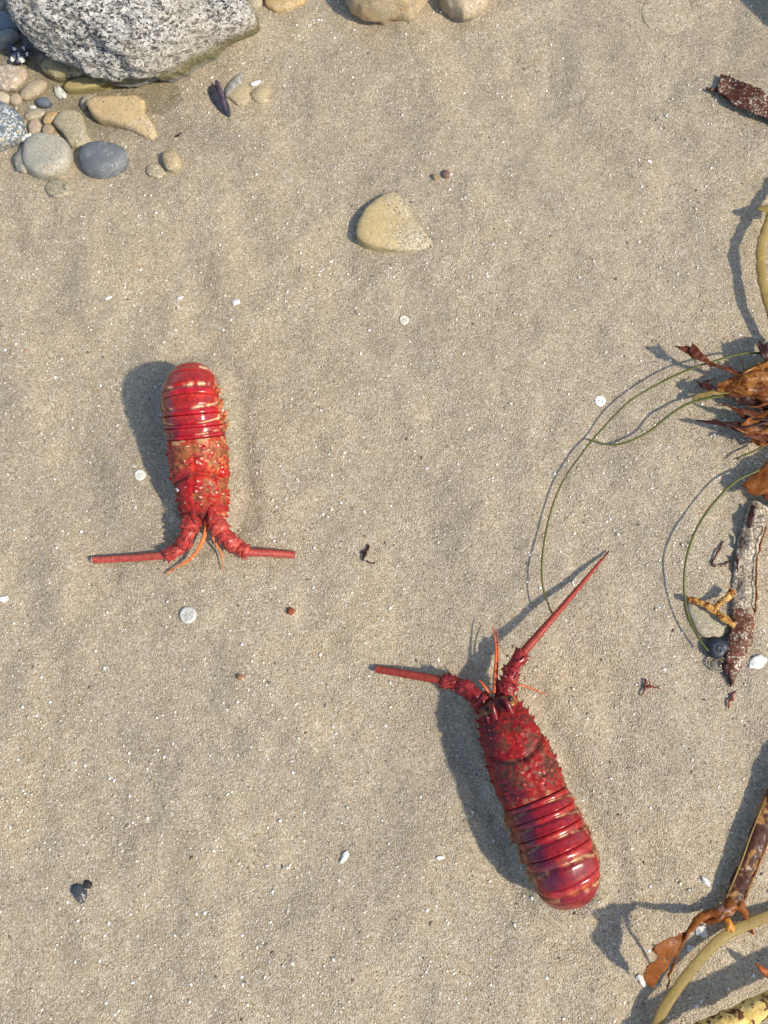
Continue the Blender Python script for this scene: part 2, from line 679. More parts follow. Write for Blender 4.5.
# ------------------------------------------------------------------ grit: countless grains and shell crumbs
def grit(name, label, num, rmin, rmax, palette, weights, flat=0.55, cluster=0.0, seed=3):
    r = np.random.default_rng(seed)
    x = r.uniform(-0.64, 0.64, num * 3)
    y = r.uniform(-0.62, 0.80, num * 3)
    dens = 0.5 + 0.5 * fbm(x * 9, y * 6, 0, 3, 20 + seed) * 1.1
    dens = dens - 0.25 * sstep(-0.1, .6, y) * cluster
    keep = r.random(num * 3) < np.clip(1 - cluster + cluster * dens, 0.05, 1) * 0.5
    x, y = x[keep][:num], y[keep][:num]
    n = len(x)
    z = ground(x, y)
    s = rmin * (rmax / rmin) ** (r.random(n) ** 2.2)
    octv = np.array([(1, 0, 0), (0, 1, 0), (-1, 0, 0), (0, -1, 0), (0, 0, 1), (0, 0, -1)], float)
    V = np.tile(octv, (n, 1, 1)) * (1 + (r.random((n, 6, 1)) - .5) * .5)
    el = r.uniform(.65, 1.5, n)
    V[:, :, 0] *= (s * el)[:, None]
    V[:, :, 1] *= (s / el)[:, None]
    V[:, :, 2] *= (s * r.uniform(flat * .5, flat * 1.4, n))[:, None]
    V[:, :4, 2] += (r.random((n, 4)) - .5) * (s * .35)[:, None]
    tx = (r.random(n) - .5) * 1.0
    V[:, :, 2] += V[:, :, 0] * tx[:, None]
    an = r.uniform(0, 6.283, n)
    c, q = np.cos(an)[:, None], np.sin(an)[:, None]
    V = np.stack([V[:, :, 0] * c - V[:, :, 1] * q + x[:, None], V[:, :, 0] * q + V[:, :, 1] * c + y[:, None],
                  V[:, :, 2] + (z + s * .15)[:, None]], -1)
    tri = np.array([(0, 1, 4), (1, 2, 4), (2, 3, 4), (3, 0, 4)])          # the half below the sand is left out
    tri = np.concatenate([tri, [(1, 0, 5), (2, 1, 5), (3, 2, 5), (0, 3, 5)]])
    T = (np.arange(n)[:, None, None] * 6 + tri[None]).reshape(-1, 3)
    m = bpy.data.meshes.new(name)
    m.vertices.add(n * 6)
    m.vertices.foreach_set('co', V.reshape(-1))
    m.loops.add(T.size)
    m.loops.foreach_set('vertex_index', T.ravel())
    m.polygons.add(len(T))
    m.polygons.foreach_set('loop_start', np.arange(len(T)) * 3)
    m.update(calc_edges=True)
    pal = np.array(palette)[r.choice(len(palette), n, p=np.array(weights) / sum(weights))]
    pal = np.clip(pal * (0.8 + 0.4 * r.random((n, 1))), 0, .9)
    at = m.color_attributes.new('paint', 'FLOAT_COLOR', 'POINT')
    at.data.foreach_set('color', np.repeat(np.concatenate([pal, np.ones((n, 1))], 1), 6, 0).ravel())
    m.materials.append(M_GRIT)
    o = bpy.data.objects.new(name, m)
    COL.objects.link(o)
    return tag(o, label, kind='stuff')


TANS = [(.41, .32, .19), (.49, .395, .25), (.31, .225, .125), (.64, .56, .41), (.76, .70, .57), (.20, .13, .08), (.10, .09, .085), (.38, .18, .09), (.33, .32, .30)]
grit('sand_grains', 'countless coarse sand grains strewn over the beach', 130000, .00055, .0012, TANS, [22, 22, 13, 18, 14, 5, 1.6, .4, 4], .6, .35, 3)
grit('shell_grit', 'countless pale crumbs of broken shell in the sand', 12000, .0009, .0026, [(.80, .76, .67), (.70, .64, .52), (.50, .42, .30), (.22, .15, .10), (.14, .13, .13), (.45, .22, .12)], [26, 24, 16, 5, 3, .6], .4, .85, 5)

# ------------------------------------------------------------------ stones
STONES = 'stones and pebbles at the top of the sand'


def stone(name, label, outline, up, mat, girth=0.008, down=0.02, e1=0.75, e2=0.9, amp=0.03, freq=None, tilt=(0, 0), cat='stone', n=8, rings=15, k=0, group=STONES, sink=0.0, fine=0.0, parent=None, sharp=False):
    cpx = np.mean(np.array(outline), 0)
    b = gz(*cpx) - sink
    pts = catmull([G(x, y, b + girth) for x, y in outline], n, True)
    if sharp:
        q = np.array([G(x, y, b + girth) for x, y in outline])
        pts = np.concatenate([q[i] + (q[(i + 1) % len(q)] - q[i]) * np.linspace(0, 1, n, endpoint=False)[:, None] for i in range(len(q))])
        for _ in range(2):
            pts = (np.roll(pts, 1, 0) + pts * 2 + np.roll(pts, -1, 0)) / 4
    for _ in range(3):
        c = pts.mean(0)
        for i_, q in enumerate(pts):
            zt = b + girth + tilt[0] * (q[0] - c[0]) + tilt[1] * (q[1] - c[1])
            d_ = q - CAM
            e_ = CAM + d_ * ((zt - CAM[2]) / d_[2])
            pts[i_] = e_
    pts[:, 2] = b + girth
    amp += .02
    c = pts.mean(0)
    size = np.linalg.norm(pts - c, axis=1).mean()
    freq = freq or 1.1 / size
    V, F = [], []
    N = len(pts)
    for i in range(rings):
        ph = -math.pi / 2 + math.pi * (i + 0.35) / (rings - .3)
        s = max(0.0, math.cos(ph)) ** e1
        zz = math.copysign(abs(math.sin(ph)) ** e2, math.sin(ph))
        q = c + (pts - c) * s
        q[:, 2] = b + girth + (zz * up if zz > 0 else zz * down)
        V.append(q)
    V = np.concatenate(V + [[c + [0, 0, -down - 0]], [c + [0, 0, up]]])
    V[-2, 2], V[-1, 2] = b + girth - down, b + girth + up
    nrm = V - (c + [0, 0, 0])
    nrm /= np.linalg.norm(nrm, axis=1)[:, None] + 1e-9
    d = amp * size * fbm(V[:, 0] * freq + k * 7.3, V[:, 1] * freq, V[:, 2] * freq * 1.3, 4, 60 + k)
    if fine:
        d = d + fine * fbm(V[:, 0] * 70, V[:, 1] * 110, V[:, 2] * 110, 3, 70 + k)
    V = V + nrm * d[:, None]
    V[:, 2] += tilt[0] * (V[:, 0] - c[0]) + tilt[1] * (V[:, 1] - c[1])
    for i in range(rings - 1):
        for j in range(N):
            k2 = (j + 1) % N
            F.append((i * N + j, i * N + k2, (i + 1) * N + k2, (i + 1) * N + j))
    e = len(V)
    for j in range(N):
        k2 = (j + 1) % N
        F.append((e - 2, k2, j))
        F.append(((rings - 1) * N + j, (rings - 1) * N + k2, e - 1))
    mb = MB().add(V, F)
    o = link(name, mb, mat, parent, (c[0], c[1], b))
    return tag(o, label, cat, group)


stone('granite_boulder', 'big rough grey and white granite boulder at the top left', [(8, -12), (10, 4), (17, 20), (26, 33), (45, 45), (70, 55), (100, 64), (130, 71), (152, 73), (177, 68), (207, 58), (237, 47), (254, 40), (260, 33), (250, 17), (234, 3), (215, -22), (180, -60), (110, -80), (50, -70), (15, -40)],
      0.085, mat_boulder(), girth=0.046, down=0.06, e1=0.55, e2=0.95, amp=0.045, freq=14, tilt=(-.24, .02), cat='boulder', n=14, rings=110, fine=0.0034, k=1)

GREY = (.30, .28, .22)
stone('slab', 'blue grey slab leaning at the left edge above the mussel clump', [(-18, 20), (4, 13), (15, 20), (19, 29), (8, 35), (-18, 43)], .010, mat_stone('slate', (.21, .24, .26), .2, dust=-.6), girth=.006, e1=.5, k=2, sharp=True)
stone('slab', 'narrow grey slab lying just under the blue grey slab', [(-18, 47), (13, 31), (20, 35), (12, 41), (-14, 53)], .012, mat_stone('slate pale', (.25, .265, .26), .2), girth=.006, e1=.5, k=3, sharp=True)
stone('stone', 'rough pink and orange stone at the left edge below the mussel clump', [(-8, 70), (8, 66), (24, 68), (28, 75), (24, 83), (17, 91), (4, 93), (-8, 88)], .012, mat_stone('pink stone', (.44, .345, .25), .25, 50, (.68, .58, .48), .2), girth=.005, e1=.4, amp=.10, k=4, sharp=True)
stone('stone', 'smooth tan oval stone between the pink stone and the white shell piece', [(20, 97), (24, 90), (33, 83), (43, 81), (47, 84), (44, 91), (35, 97), (25, 100)], .008, mat_stone('tan stone', (.40, .32, .21), .15), girth=.005, k=5)
stone('stone', 'olive oval stone with black spots tucked under the boulder', [(41, 70), (46, 64), (58, 60), (75, 63), (89, 71), (84, 78), (70, 81), (52, 79)], .014, mat_stone('spotted olive', (.36, .30, .15), .2, 45, tint=(.06, .055, .04)), girth=.006, e1=.35, k=6)
stone('stone', 'flat yellowish stone half beneath the boulder', [(64, 88), (72, 82), (92, 78), (112, 78), (118, 84), (105, 89), (85, 92), (70, 93)], .008, mat_stone('yellow stone', (.40, .31, .13), .25), girth=.003, e1=.35, k=7)
stone('pebble', 'small blue grey oval pebble below the tan oval stone', [(36, 103), (39, 99), (46, 98), (51, 102), (48, 107), (40, 107)], .006, mat_stone('blue pebble', (.12, .14, .16), .15, dust=-.6), girth=.003, k=8, cat='pebble')
stone('stone', 'blue grey stone with white flecks cut by the left edge', [(-20, 112), (-8, 104), (6, 104), (17, 112), (25, 128), (22, 139), (8, 147), (-10, 152), (-22, 140)], .020, mat_stone('flecked blue', (.13, .16, .18), .2, 60, (.50, .55, .56), .28, 420), girth=.008, e1=.6, k=9)
stone('pebble', 'small orange pebble beside the olive grey four sided stone', [(43, 121), (47, 115), (54, 112), (59, 114), (57, 120), (49, 125), (45, 125)], .006, mat_stone('orange pebble', (.44, .29, .13), .15), girth=.004, k=10, cat='pebble')
stone('stone', 'olive grey four sided flat stone left of the tan slab', [(53, 125), (57, 118), (63, 112), (75, 111), (84, 117), (87, 134), (93, 142), (79, 151), (71, 148), (63, 134)], .009, mat_stone('olive grey', (.36, .31, .20), .12, dust=.22), girth=.003, e1=.25, amp=.03, k=11, sharp=True)
slab_o = stone('stone', 'tan orange slab with a raised ledge below the boulder', [(86, 104), (91, 98), (110, 96), (138, 97), (146, 103), (144, 113), (152, 125), (159, 137), (155, 143), (146, 140), (122, 127), (100, 122), (91, 115)], .009, mat_stone('tan slab', (.50, .36, .18), .18, 30, dust=.25), girth=.005, e1=.22, amp=.035, tilt=(-.02, .08), k=12, rings=24, sharp=True)
stone('ledge', None, [(101, 99), (137, 99), (143, 104), (140, 111), (148, 124), (138, 119), (118, 112), (104, 108)], .0035, mat_stone('tan ledge', (.54, .39, .20), .2, 40, dust=.2), girth=.003, down=.006, e1=.2, amp=.03, k=61, sink=-.009, cat=None, group=None, parent=slab_o, sharp=True)
stone('stone', 'thin curved grey stone against the left end of the tan slab', [(80, 104), (83, 97), (90, 94), (97, 95), (92, 99), (88, 104), (86, 111), (82, 110)], .004, mat_stone('thin grey', (.36, .31, .22), .15), girth=.003, k=13, sharp=True)
stone('stone', 'round pale grey flat stone lowest of the big stones at left', [(23, 160), (25, 147), (33, 138), (47, 135), (61, 138), (70, 148), (71, 160), (65, 170), (52, 178), (38, 178), (28, 171)], .014, mat_stone('round grey', (.36, .34, .27), .1, 30), girth=.006, e1=.33, amp=.03, k=14)
stone('stone', 'half hidden dark stone against the left side of the round pale stone', [(14, 160), (18, 152), (25, 148), (32, 155), (30, 168), (23, 173), (17, 170)], .006, mat_stone('hidden grey', (.24, .23, .19), .2), girth=.004, k=15)
stone('stone', 'dark slate grey oval stone with pale scribbled marks', [(79, 160), (84, 149), (95, 144), (112, 145), (126, 151), (130, 159), (124, 169), (110, 175), (93, 176), (83, 171)], .016, mat_stone('dark oval', (.15, .16, .165), .2, 35, dust=-.6, scrib=1), girth=.005, e1=.45, amp=.04, k=16)
stone('pebble', 'small tan pebble alone right of the dark oval stone', [(162, 160), (164, 153), (172, 151), (179, 156), (181, 165), (175, 171), (167, 170)], .008, mat_stone('small tan', (.40, .31, .17), .15, dust=.2), girth=.004, k=17, cat='pebble')
stone('pebble', 'sandy low pebble just left of the small tan pebble', [(147, 168), (153, 163), (161, 166), (165, 173), (158, 178), (149, 175)], .003, mat_stone('sandy low', (.40, .33, .21), .15, dust=.55), girth=.002, k=18, cat='pebble')
stone('stone', 'mottled green grey stone nearly buried below the round pale stone', [(45, 188), (50, 181), (60, 179), (69, 184), (70, 192), (62, 197), (50, 196)], .004, mat_stone('mottled buried', (.30, .27, .18), .25, 60, (.10, .10, .10), .12, dust=.3), girth=.002, k=19)
stone('pebble', 'pinkish pebble above the round pale stone', [(28, 128), (31, 121), (38, 120), (42, 126), (39, 133), (31, 135)], .005, mat_stone('pinkish', (.42, .33, .24), .2), girth=.003, k=20, cat='pebble')
stone('pebble', 'rusty brown pebble wedged left of the olive grey stone', [(42, 132), (44, 126), (50, 124), (55, 129), (52, 135), (45, 136)], .005, mat_stone('rusty', (.34, .25, .16), .2), girth=.003, k=21, cat='pebble')
stone('pebble', 'small pink pebble below the pink and orange stone', [(10, 99), (14, 94), (20, 95), (22, 101), (17, 105), (11, 104)], .005, mat_stone('pink small', (.40, .32, .23), .2), girth=.003, k=22, cat='pebble')
stone('stone', 'low sandy grey stone between the flecked stone and the orange pebble', [(24, 116), (30, 110), (40, 109), (45, 113), (38, 119), (28, 121)], .004, mat_stone('low sandy', (.40, .34, .24), .2, dust=.3), girth=.002, k=23)
stone('stone', 'brown stone wedged in the dark gap under the boulder', [(36, 62), (41, 56), (50, 57), (55, 62), (48, 67), (40, 68)], .008, mat_stone('brown wedge', (.25, .17, .11), .2), girth=.006, k=24)
stone('pebble', 'pale cream pebble against the left edge under the pink stone', [(-8, 92), (2, 92), (10, 96), (9, 102), (0, 106), (-8, 104)], .006, mat_stone('cream', (.50, .42, .30), .2), girth=.003, k=25, cat='pebble')
# tops cut by the upper edge
stone('stone', 'large ochre stone cut by the top edge right of the boulder', [(338, -20), (344, 0), (351, 10), (361, 17), (385, 18), (408, 16), (420, 11), (428, -2), (425, -22), (400, -38), (360, -38)], .035, mat_stone('ochre', (.42, .33, .20), .22, 30, tint=(.50, .30, .12)), girth=.012, e1=.35, amp=.07, fine=.0022, k=26, sharp=True)
stone('stone', 'tan stone with cracks at the top edge right of the ochre stone', [(436, -15), (439, 5), (448, 15), (463, 21), (472, 18), (484, 6), (496, -12), (480, -30), (450, -30)], .022, mat_stone('cracked tan', (.42, .33, .21), .2, 40, tint=(.28, .24, .18)), girth=.008, e1=.4, amp=.08, fine=.002, k=27, sharp=True)
stone('stone', 'flat orange stone at the top edge beside the boulder', [(262, -6), (266, 6), (276, 11), (290, 9), (304, 4), (306, -10), (285, -18)], .006, mat_stone('orange flat', (.50, .35, .16), .2), girth=.004, e1=.45, amp=.06, k=28, sharp=True)
stone('stone', 'small grey tan stone between the boulder and the flat orange stone', [(242, -6), (246, 5), (254, 9), (262, 4), (262, -10), (250, -14)], .008, mat_stone('grey tan', (.38, .33, .23), .2), girth=.004, k=29)
stone('stone', 'pale flat stone almost wholly buried near the top right', [(641, 6), (643, 20), (652, 29), (668, 35), (684, 33), (694, 20), (692, 2), (670, -6), (650, -4)], .0012, mat_stone('buried disc', (.40, .335, .225), .1, 25, dust=.62), girth=.0008, e1=.4, amp=.02, k=30)
stone('stone', 'unseen boulder added beyond the top right corner to shade it', [(790, -22), (788, 6), (815, 36), (880, 50), (905, 20), (890, -40), (845, -65), (800, -50)], .095, mat_stone('dark boulder', (.20, .19, .17), .3, 30), girth=.02, amp=.06, k=31, n=10, rings=24)  # out of view; added to throw the shadow in the corner
# half buried stone in the middle
stone('half_buried_stone', 'yellowish tan stone half buried in the middle of the sand', [(356, 236), (358, 221), (366, 207), (379, 197), (393, 193), (406, 203), (416, 220), (428, 238), (436, 247), (430, 251), (405, 252), (378, 249), (364, 245)], .009, mat_stone('half buried', (.45, .345, .17), .12, 25, dust=.42, drift=20), girth=.002, down=.035, e1=.4, amp=.035, tilt=(-.15, .02), k=32, n=10, rings=22, group=None)
for i, (px, py, r, c, lab) in enumerate([
        (446, 174, 4, (.20, .10, .08), 'tiny dark red pebble above the half buried stone'),
        (291, 611, 4, (.28, .07, .03), 'tiny rust red pebble between the two lobsters'),
        (240, 677, 3, (.32, .16, .07), 'tiny brown pebble on the bare sand left of the lower lobster'),
        (435, 177, 3, (.30, .22, .12), 'tiny tan pebble close beside the dark red one'),
        (240, 95, 11, (.44, .35, .20), 'low tan pebble right of the mussel shell'),
        (261, 95, 9, (.46, .36, .20), 'pale tan pebble beneath the little white shell near the boulder'),
        (528, 838, 3, (.16, .08, .05), 'tiny dark brown pebble beside the tail of the lower lobster')]):
    out = [(px + r * (1 + .2 * math.sin(3 * t + i)) * math.cos(t), py + r * .95 * math.sin(t)) for t in np.linspace(0, 6.283, 8, endpoint=False)]
    stone('pebble', lab, out, .0035 if r < 8 else .004, mat_stone('bit %d' % i, c, .2, dust=.25 if r > 8 else 0), girth=.0015, k=33 + i, cat='pebble', rings=9, n=4)

# ------------------------------------------------------------------ shells and little finds
M_PAINT = mat_paint('shell surface')
WHITE = (.78, .75, .68)


def flake(name, label, px, py, r, cat='shell', col=WHITE, ell=.75, rot=0.0, z=.0012, k=0, group='white shell bits on the sand', hh=.24):
    c = P(px, py, z)
    s = r * 0.00122
    mb = MB()
    V, F = ball((0, 0, 0), s, s * ell, s * hh, 18, 10, rot, .55, k)
    V = V + c
    mb.add(V, F, np.clip(np.array(col) * (0.85 + .3 * rng.random((len(V), 1))), 0, .9))
    o = link(name, mb, M_PAINT, None, c)
    return tag(o, label, cat, group)


def disc_shell(label, px, py, r, col, holes=0, ring_col=None):
    """flat round shell with raised rim and worn middle"""
    c = P(px, py, .001)
    s = r * .00122
    prof = [(0, .25), (.18, .28), (.35, .20), (.55, .26), (.75, .34), (.9, .30), (1, .12), (1.02, -.2)]
    mb = MB()
    n = 40
    V, C = [], []
    for q, h in prof:
        for j in range(n):
            a = 2 * math.pi * j / n
            w = 1 + .03 * math.sin(3 * a + 1)
            hh, cc = h * s * .55, np.array(col) * (1 - .06 * (q < .6))
            if holes and .3 < q < .5 and (math.cos(2 * a + .4) > .75):
                hh, cc = -.05 * s, np.array((.16, .14, .12))
            if not holes and .15 < q < .6 and math.sin(5 * a + q * 9) > .6:
                cc = np.array(col) * .6
            V.append((c[0] + q * s * w * math.cos(a), c[1] + q * s * w * math.sin(a), c[2] + hh))
            C.append(cc)
    F = []
    for i in range(len(prof) - 1):
        for j in range(n):
            k = (j + 1) % n
            F.append((i * n + j, (i + 1) * n + j, (i + 1) * n + k, i * n + k))
    mb.add(V, F, C)
    return tag(link('shell_disc', mb, M_PAINT, None, c), label, 'shell', 'round worn shells')


disc_shell('round pale grey white shell disc below the upper lobster', 188, 615, 8, (.50, .485, .42))
disc_shell('small round white shell with two holes near the green grass strand', 600, 401, 5.5, (.82, .81, .78), 2)
disc_shell('small cream worn shell disc left of the upper lobster in its shadow edge', 140, 475, 5.5, (.72, .69, .58))
disc_shell('faint small shell ring in the sand above the upper lobster', 404, 320, 5, (.62, .57, .46))
for i, (px, py, r, el, rot, lab) in enumerate([
        (757, 663, 8, .8, .4, 'bright white shell lump right of the worn kelp strap'),
        (60, 93, 10, .55, -0.9, 'white angular shell piece above the tan slab'),
        (256, 83, 6, .5, .5, 'small white shell beside the pale tan pebble right of the boulder'),
        (701, 931, 5, .9, 0, 'small white shell bit below the fork of the kelp holdfast'),
        (705, 881, 5, .5, -.9, 'white splinter of shell just left of the brown kelp stipe'),
        (641, 980, 5, .6, -.8, 'white lump in place of the bright glint under the tip of the orange brown leaf'),  # bright water glint at the leaf tip, modelled as a white lump
        (345, 857, 5, .5, .9, 'white shell chip on the open sand right of the black shells'),
        (4, 599, 4.5, .6, .3, 'white shell chip at the left edge below the upper lobster'),
        (690, 948, 3, .8, 0, 'tiny white shell bit next to the pale yellow strap'),
        (180, 298, 4, .35, .4, 'thin white shell splinter above the tail of the upper lobster'),
        (108, 298, 3.5, .5, .4, 'short white shell splinter left of the other thin splinter'),
        (236, 302, 4, .6, .5, 'white rim of shell in the bare sand below the half buried stone'),
        (440, 858, 3, .7, .1, 'tiny white shell grain left of the lower lobster tail'),
        (33, 107, 3, .8, 0, 'tiny white shell grain beside the blue grey pebble')]):
    flake('shell_piece', lab, px, py, r, ell=el, rot=rot, k=i, col=(.60, .57, .50) if i in (3, 5, 8) else WHITE)
# barnacle crumbs beside the round stone
b0 = P(28, 140, 0)
bt = thing('barnacle_cluster', 'little cluster of white barnacles left of the rusty pebble', 'barnacles', b0)
for i in range(7):
    p = P(28 + random.uniform(-5, 5), 140 + random.uniform(-5, 5), .003)
    V, F = ball(p - b0, .0035, .003, .003, 10, 6, i, .3, i)
    link('barnacle', MB().add(V, F, WHITE), M_PAINT, bt)
# mussel clump
m0 = P(18, 54, 0)
mt = thing('mussel_clump', 'clump of tiny black mussels and white barnacles left of the boulder', 'mussels', m0)
for i in range(13):
    p = P(10 + 17 * random.random(), 44 + 19 * random.random(), .006 + .006 * random.random())
    V, F = ball(p - m0, .0065, .0034, .004, 12, 7, random.uniform(0, 3.1), .15, i)
    link('mussel', MB().add(V, F, (.03, .032, .05) if i % 3 else (.10, .10, .14)), M_PAINT, mt)
for i, (px, py, r) in enumerate([(21, 60, 4), (23, 50, 3.5), (12, 59, 3), (15, 49, 2.5), (27, 54, 2.5), (19, 55, 2.5)]):
    V, F = ball(P(px, py, .012) - m0, r * .0012, r * .0009, r * .0008, 12, 8, i, .7, i)
    link('barnacle', MB().add(V, F, (.74, .70, .60)), M_PAINT, mt)
# open mussel shell by the boulder
def valve(a, b, w, z, twist, col, parent=None, origin=None):
    A, B = P(*a, z), P(*b, z)
    n, m = 14, 9
    ax = B - A
    side = np.cross(ax / np.linalg.norm(ax), [0, 0, 1])
    V, C = [], []
    for i in range(n):
        t = i / (n - 1)
        ww = w * .00122 * (math.sin(math.pi * min(1, .04 + t * .97) ** .75) ** .7)
        for j in range(m):
            u = j / (m - 1) * 2 - 1
            V.append(A + ax * t + side * u * ww * math.cos(twist) + np.array([0, 0, ww * (1 - u * u) * .55 + u * ww * math.sin(twist)]))
            C.append(np.array(col) * (.7 + .6 * abs(math.sin(t * 11 + u))))
    V = np.array(V)
    F = [(i * m + j, i * m + j + 1, (i + 1) * m + j + 1, (i + 1) * m + j) for i in range(n - 1) for j in range(m - 1)]
    o = len(V)
    F += [tuple(o + q for q in f[::-1]) for f in F]
    V = np.concatenate([V, V - [0, 0, .0008]])
    return MB().add(V - origin, F, np.array(C + C))


v0 = P(222, 100, 0)
vt = thing('mussel_shell', 'open dark purple mussel shell right below the boulder', 'shell', v0)
link('valve', valve((212, 86), (230, 117), 8, .002, .15, (.035, .032, .045), origin=v0), M_PAINT, vt)
link('valve', valve((216, 81), (226, 112), 5, .007, -.7, (.10, .065, .09), origin=v0), M_PAINT, vt)
gv = P(234, 85, 0)
link_o = link('grey_oval', valve((227, 98), (242, 72), 8, .0005, .0, (.25, .23, .19), origin=gv), M_PAINT)
link_o.location = gv.tolist()
tag(link_o, 'faint grey oval sunk in the sand above the mussel shell', 'shell')  # thin grey oval, curved like the mussel valves
# black shells low left
k0 = P(82, 890, 0)
kt = thing('black_shell', 'broken blue black shell with bits at the lower left', 'shell', k0)
stone('fragment', None, [(71, 892), (73, 885), (80, 884), (86, 888), (87, 897), (82, 904), (76, 900)], .004, mat_stone('blue black', (.05, .058, .07), .4, 90, (.35, .36, .36), .08), girth=.001, k=50, cat=None, group=None, parent=kt)
stone('fragment', None, [(84, 884), (87, 880), (92, 883), (91, 888), (86, 888)], .004, mat_stone('black bit', (.04, .035, .035), .4), girth=.001, k=51, cat=None, group=None, parent=kt)

# ------------------------------------------------------------------ lobsters
M_SHELL = mat_lobster('lobster shell')
M_EYE = mat_paint('lobster eye', .35, .4, .3, 200, .0003, .1)


def set_gloss(o, vals):
    a = o.data.attributes.new('gloss', 'FLOAT', 'POINT')
    n = len(o.data.vertices)
    a.data.foreach_set('value', np.broadcast_to(np.asarray(vals, float), (n,)).copy())


def lobster(label, front, rear, half, Lc, La, pitch, curl, t0, pal, lit, antennae, antennules, z0, seed, wf):
    r = np.random.default_rng(seed)
    zf = .03
    F0, R0 = G(*front, gz(*front) + zf), G(*rear, gz(*rear) + zf)
    fw = (F0 - R0)[:2]
    fw /= np.linalg.norm(fw)
    O = np.array([F0[0], F0[1], gz(*front)])
    root = thing('lobster', label, 'lobster', O, 'dead red spiny lobsters on the sand')
    ex, ey = np.array([fw[1], -fw[0], 0]), np.array([fw[0], fw[1], 0])

    def W3(v):
        v = np.asarray(v, float)
        return v[..., 0:1] * ex + v[..., 1:2] * ey + v[..., 2:3] * np.array([0, 0, 1.0])

    # stations along the back: carapace, then six overlapping tail rings
    st_s, st_o, st_k, st_u = [], [], [], []
    def add(s, o, k, u):
        st_s.append(s); st_o.append(o); st_k.append(k); st_u.append(u)
    nc = 96
    for i in range(nc):
        t = i / (nc - 1)
        add(t * Lc, 0.0006 * sstep(.93, .97, t), -1, t)
    add(Lc * .985, -.0012, -1, .985)
    add(Lc * .955, -.003, -1, .955)
    Ls = La / 6
    edges = np.cumsum([0, .80, .88, 1.02, 1.12, 1.12, 1.06]); edges = Lc + edges / edges[-1] * La
    for k in range(6):
        Ls = edges[k + 1] - edges[k]
        for u in np.linspace(0, 1.03 if k < 5 else 1.0, 22):
            o = -.0019 + .0021 * sstep(0, .11, u) - .0013 * math.exp(-((u - .42) / .05) ** 2) + .0013 * sstep(.44, .6, u) + .0004 * sstep(.9, 1, u)
            add(edges[k] + u * Ls, o, k, min(u, 1))
        if k < 5:
            add(edges[k] + Ls, -.0012, k, 1)
            add(edges[k] + .95 * Ls, -.003, k, 1)
    st_s, st_o, st_k, st_u = map(np.array, (st_s, st_o, st_k, st_u))
    ss = np.linspace(0, Lc + La, 500)
    tt = np.clip((ss - Lc) / La, 0, 1)
    phi = pitch - curl * sstep(0, 1, np.clip((tt - t0) / (1 - t0), 0, 1) * .5 + 0) * 2
    ds = ss[1] - ss[0]
    yy = -np.concatenate([[0], np.cumsum(np.cos(phi[:-1]) * ds)])
    zz = z0 + np.concatenate([[0], np.cumsum(np.sin(phi[:-1]) * ds)])
    py, pz, pp = np.interp(st_s, ss, yy), np.interp(st_s, ss, zz), np.interp(st_s, ss, phi)
    tc, ta = st_s / Lc, (st_s - Lc) / La
    w = half * np.where(tc <= 1, np.interp(tc, [0, .06, .2, .45, .75, 1], [wf * .86, wf, .5 * wf + .45, .93, 1.0, .97]),
                        np.interp(ta, [0, .2, .5, .7, .85, 1], pal['wt']))
    hd = half * np.where(tc <= 1, np.interp(tc, [0, .1, .35, .7, 1], [.42, .56, .76, .86, .84]), np.interp(ta, [0, .5, .85, 1], [.84, .84, .70, .42]))
    hv = half * np.where(tc <= 1, np.interp(tc, [0, .3, 1], [.40, .62, .60]), np.interp(ta, [0, .3, 1], [.55, .42, .22]))
    M = 132
    th = np.linspace(-math.pi, math.pi, M, endpoint=False)
    S2, TH = np.meshgrid(st_s, th, indexing='ij')
    sn, cs = np.sin(TH), np.cos(TH)
    X = w[:, None] * np.sign(sn) * np.abs(sn) ** .97
    H = np.where(cs > 0, hd[:, None] * np.abs(cs) ** .95, -hv[:, None] * np.abs(cs) ** .8)
    K, U = st_k[:, None] + 0 * TH, st_u[:, None] + 0 * TH
    car = K < 0
    # relief
    vx, vy, vz = X * 1.0, S2, H
    f1, cv = cells(vx / .0062, vy / .0062, vz / .0062, 200 + seed)
    f2, cv2 = cells(vx / .0030, vy / .0030, vz / .0030, 230 + seed)
    upper = sstep(2.3, 1.6, np.abs(TH))
    sg = Lc * (.60 - .16 * np.clip(np.abs(TH) / 1.4, 0, 1.2) ** 1.5)
    groove = np.exp(-((S2 - sg) / .0030) ** 2) * car
    midline = np.exp(-((TH - .02) / .05) ** 2) * car * (S2 > sg)
    rear_rim = car * sstep(.93, .96, U)
    tub = np.clip(1 - f1 * 1.75, 0, 1) ** 1.2 * car * (1 - groove) * (1 - rear_rim) * upper
    tub2 = np.clip(1 - f2 * 1.8, 0, 1) * car * (1 - groove) * (1 - rear_rim)
    off = st_o[:, None] + tub * pal['bump'] + tub2 * .0008 - groove * .0034 - .0012 * midline + .0006 * fbm(vx * 60, vy * 60, vz * 60, 3, 210 + seed)
    off = off + (~car) * (.0007 * np.sin(TH * 3 + K * 1.3) + .0012 * np.exp(-((U - .2) / .16) ** 2) * np.cos(TH * .9))
    # two swellings behind the eyes
    off = off + car * .003 * np.exp(-((S2 - .33 * Lc) / .014) ** 2) * np.exp(-((np.abs(TH) - .5) / .35) ** 2)
    # radial direction
    rl = np.sqrt(X ** 2 + H ** 2) + 1e-9
    # approximate outward normal of the ellipse
    ax_, ah = w[:, None], np.where(cs > 0, hd[:, None], hv[:, None])
    nxr, nhr = X / ax_ ** 2, H / ah ** 2
    nl = np.sqrt(nxr ** 2 + nhr ** 2) + 1e-9
    nxr, nhr = nxr / nl, nhr / nl
    Xo, Ho = X + nxr * off, H + nhr * off
    sp, cp = np.sin(pp)[:, None], np.cos(pp)[:, None]
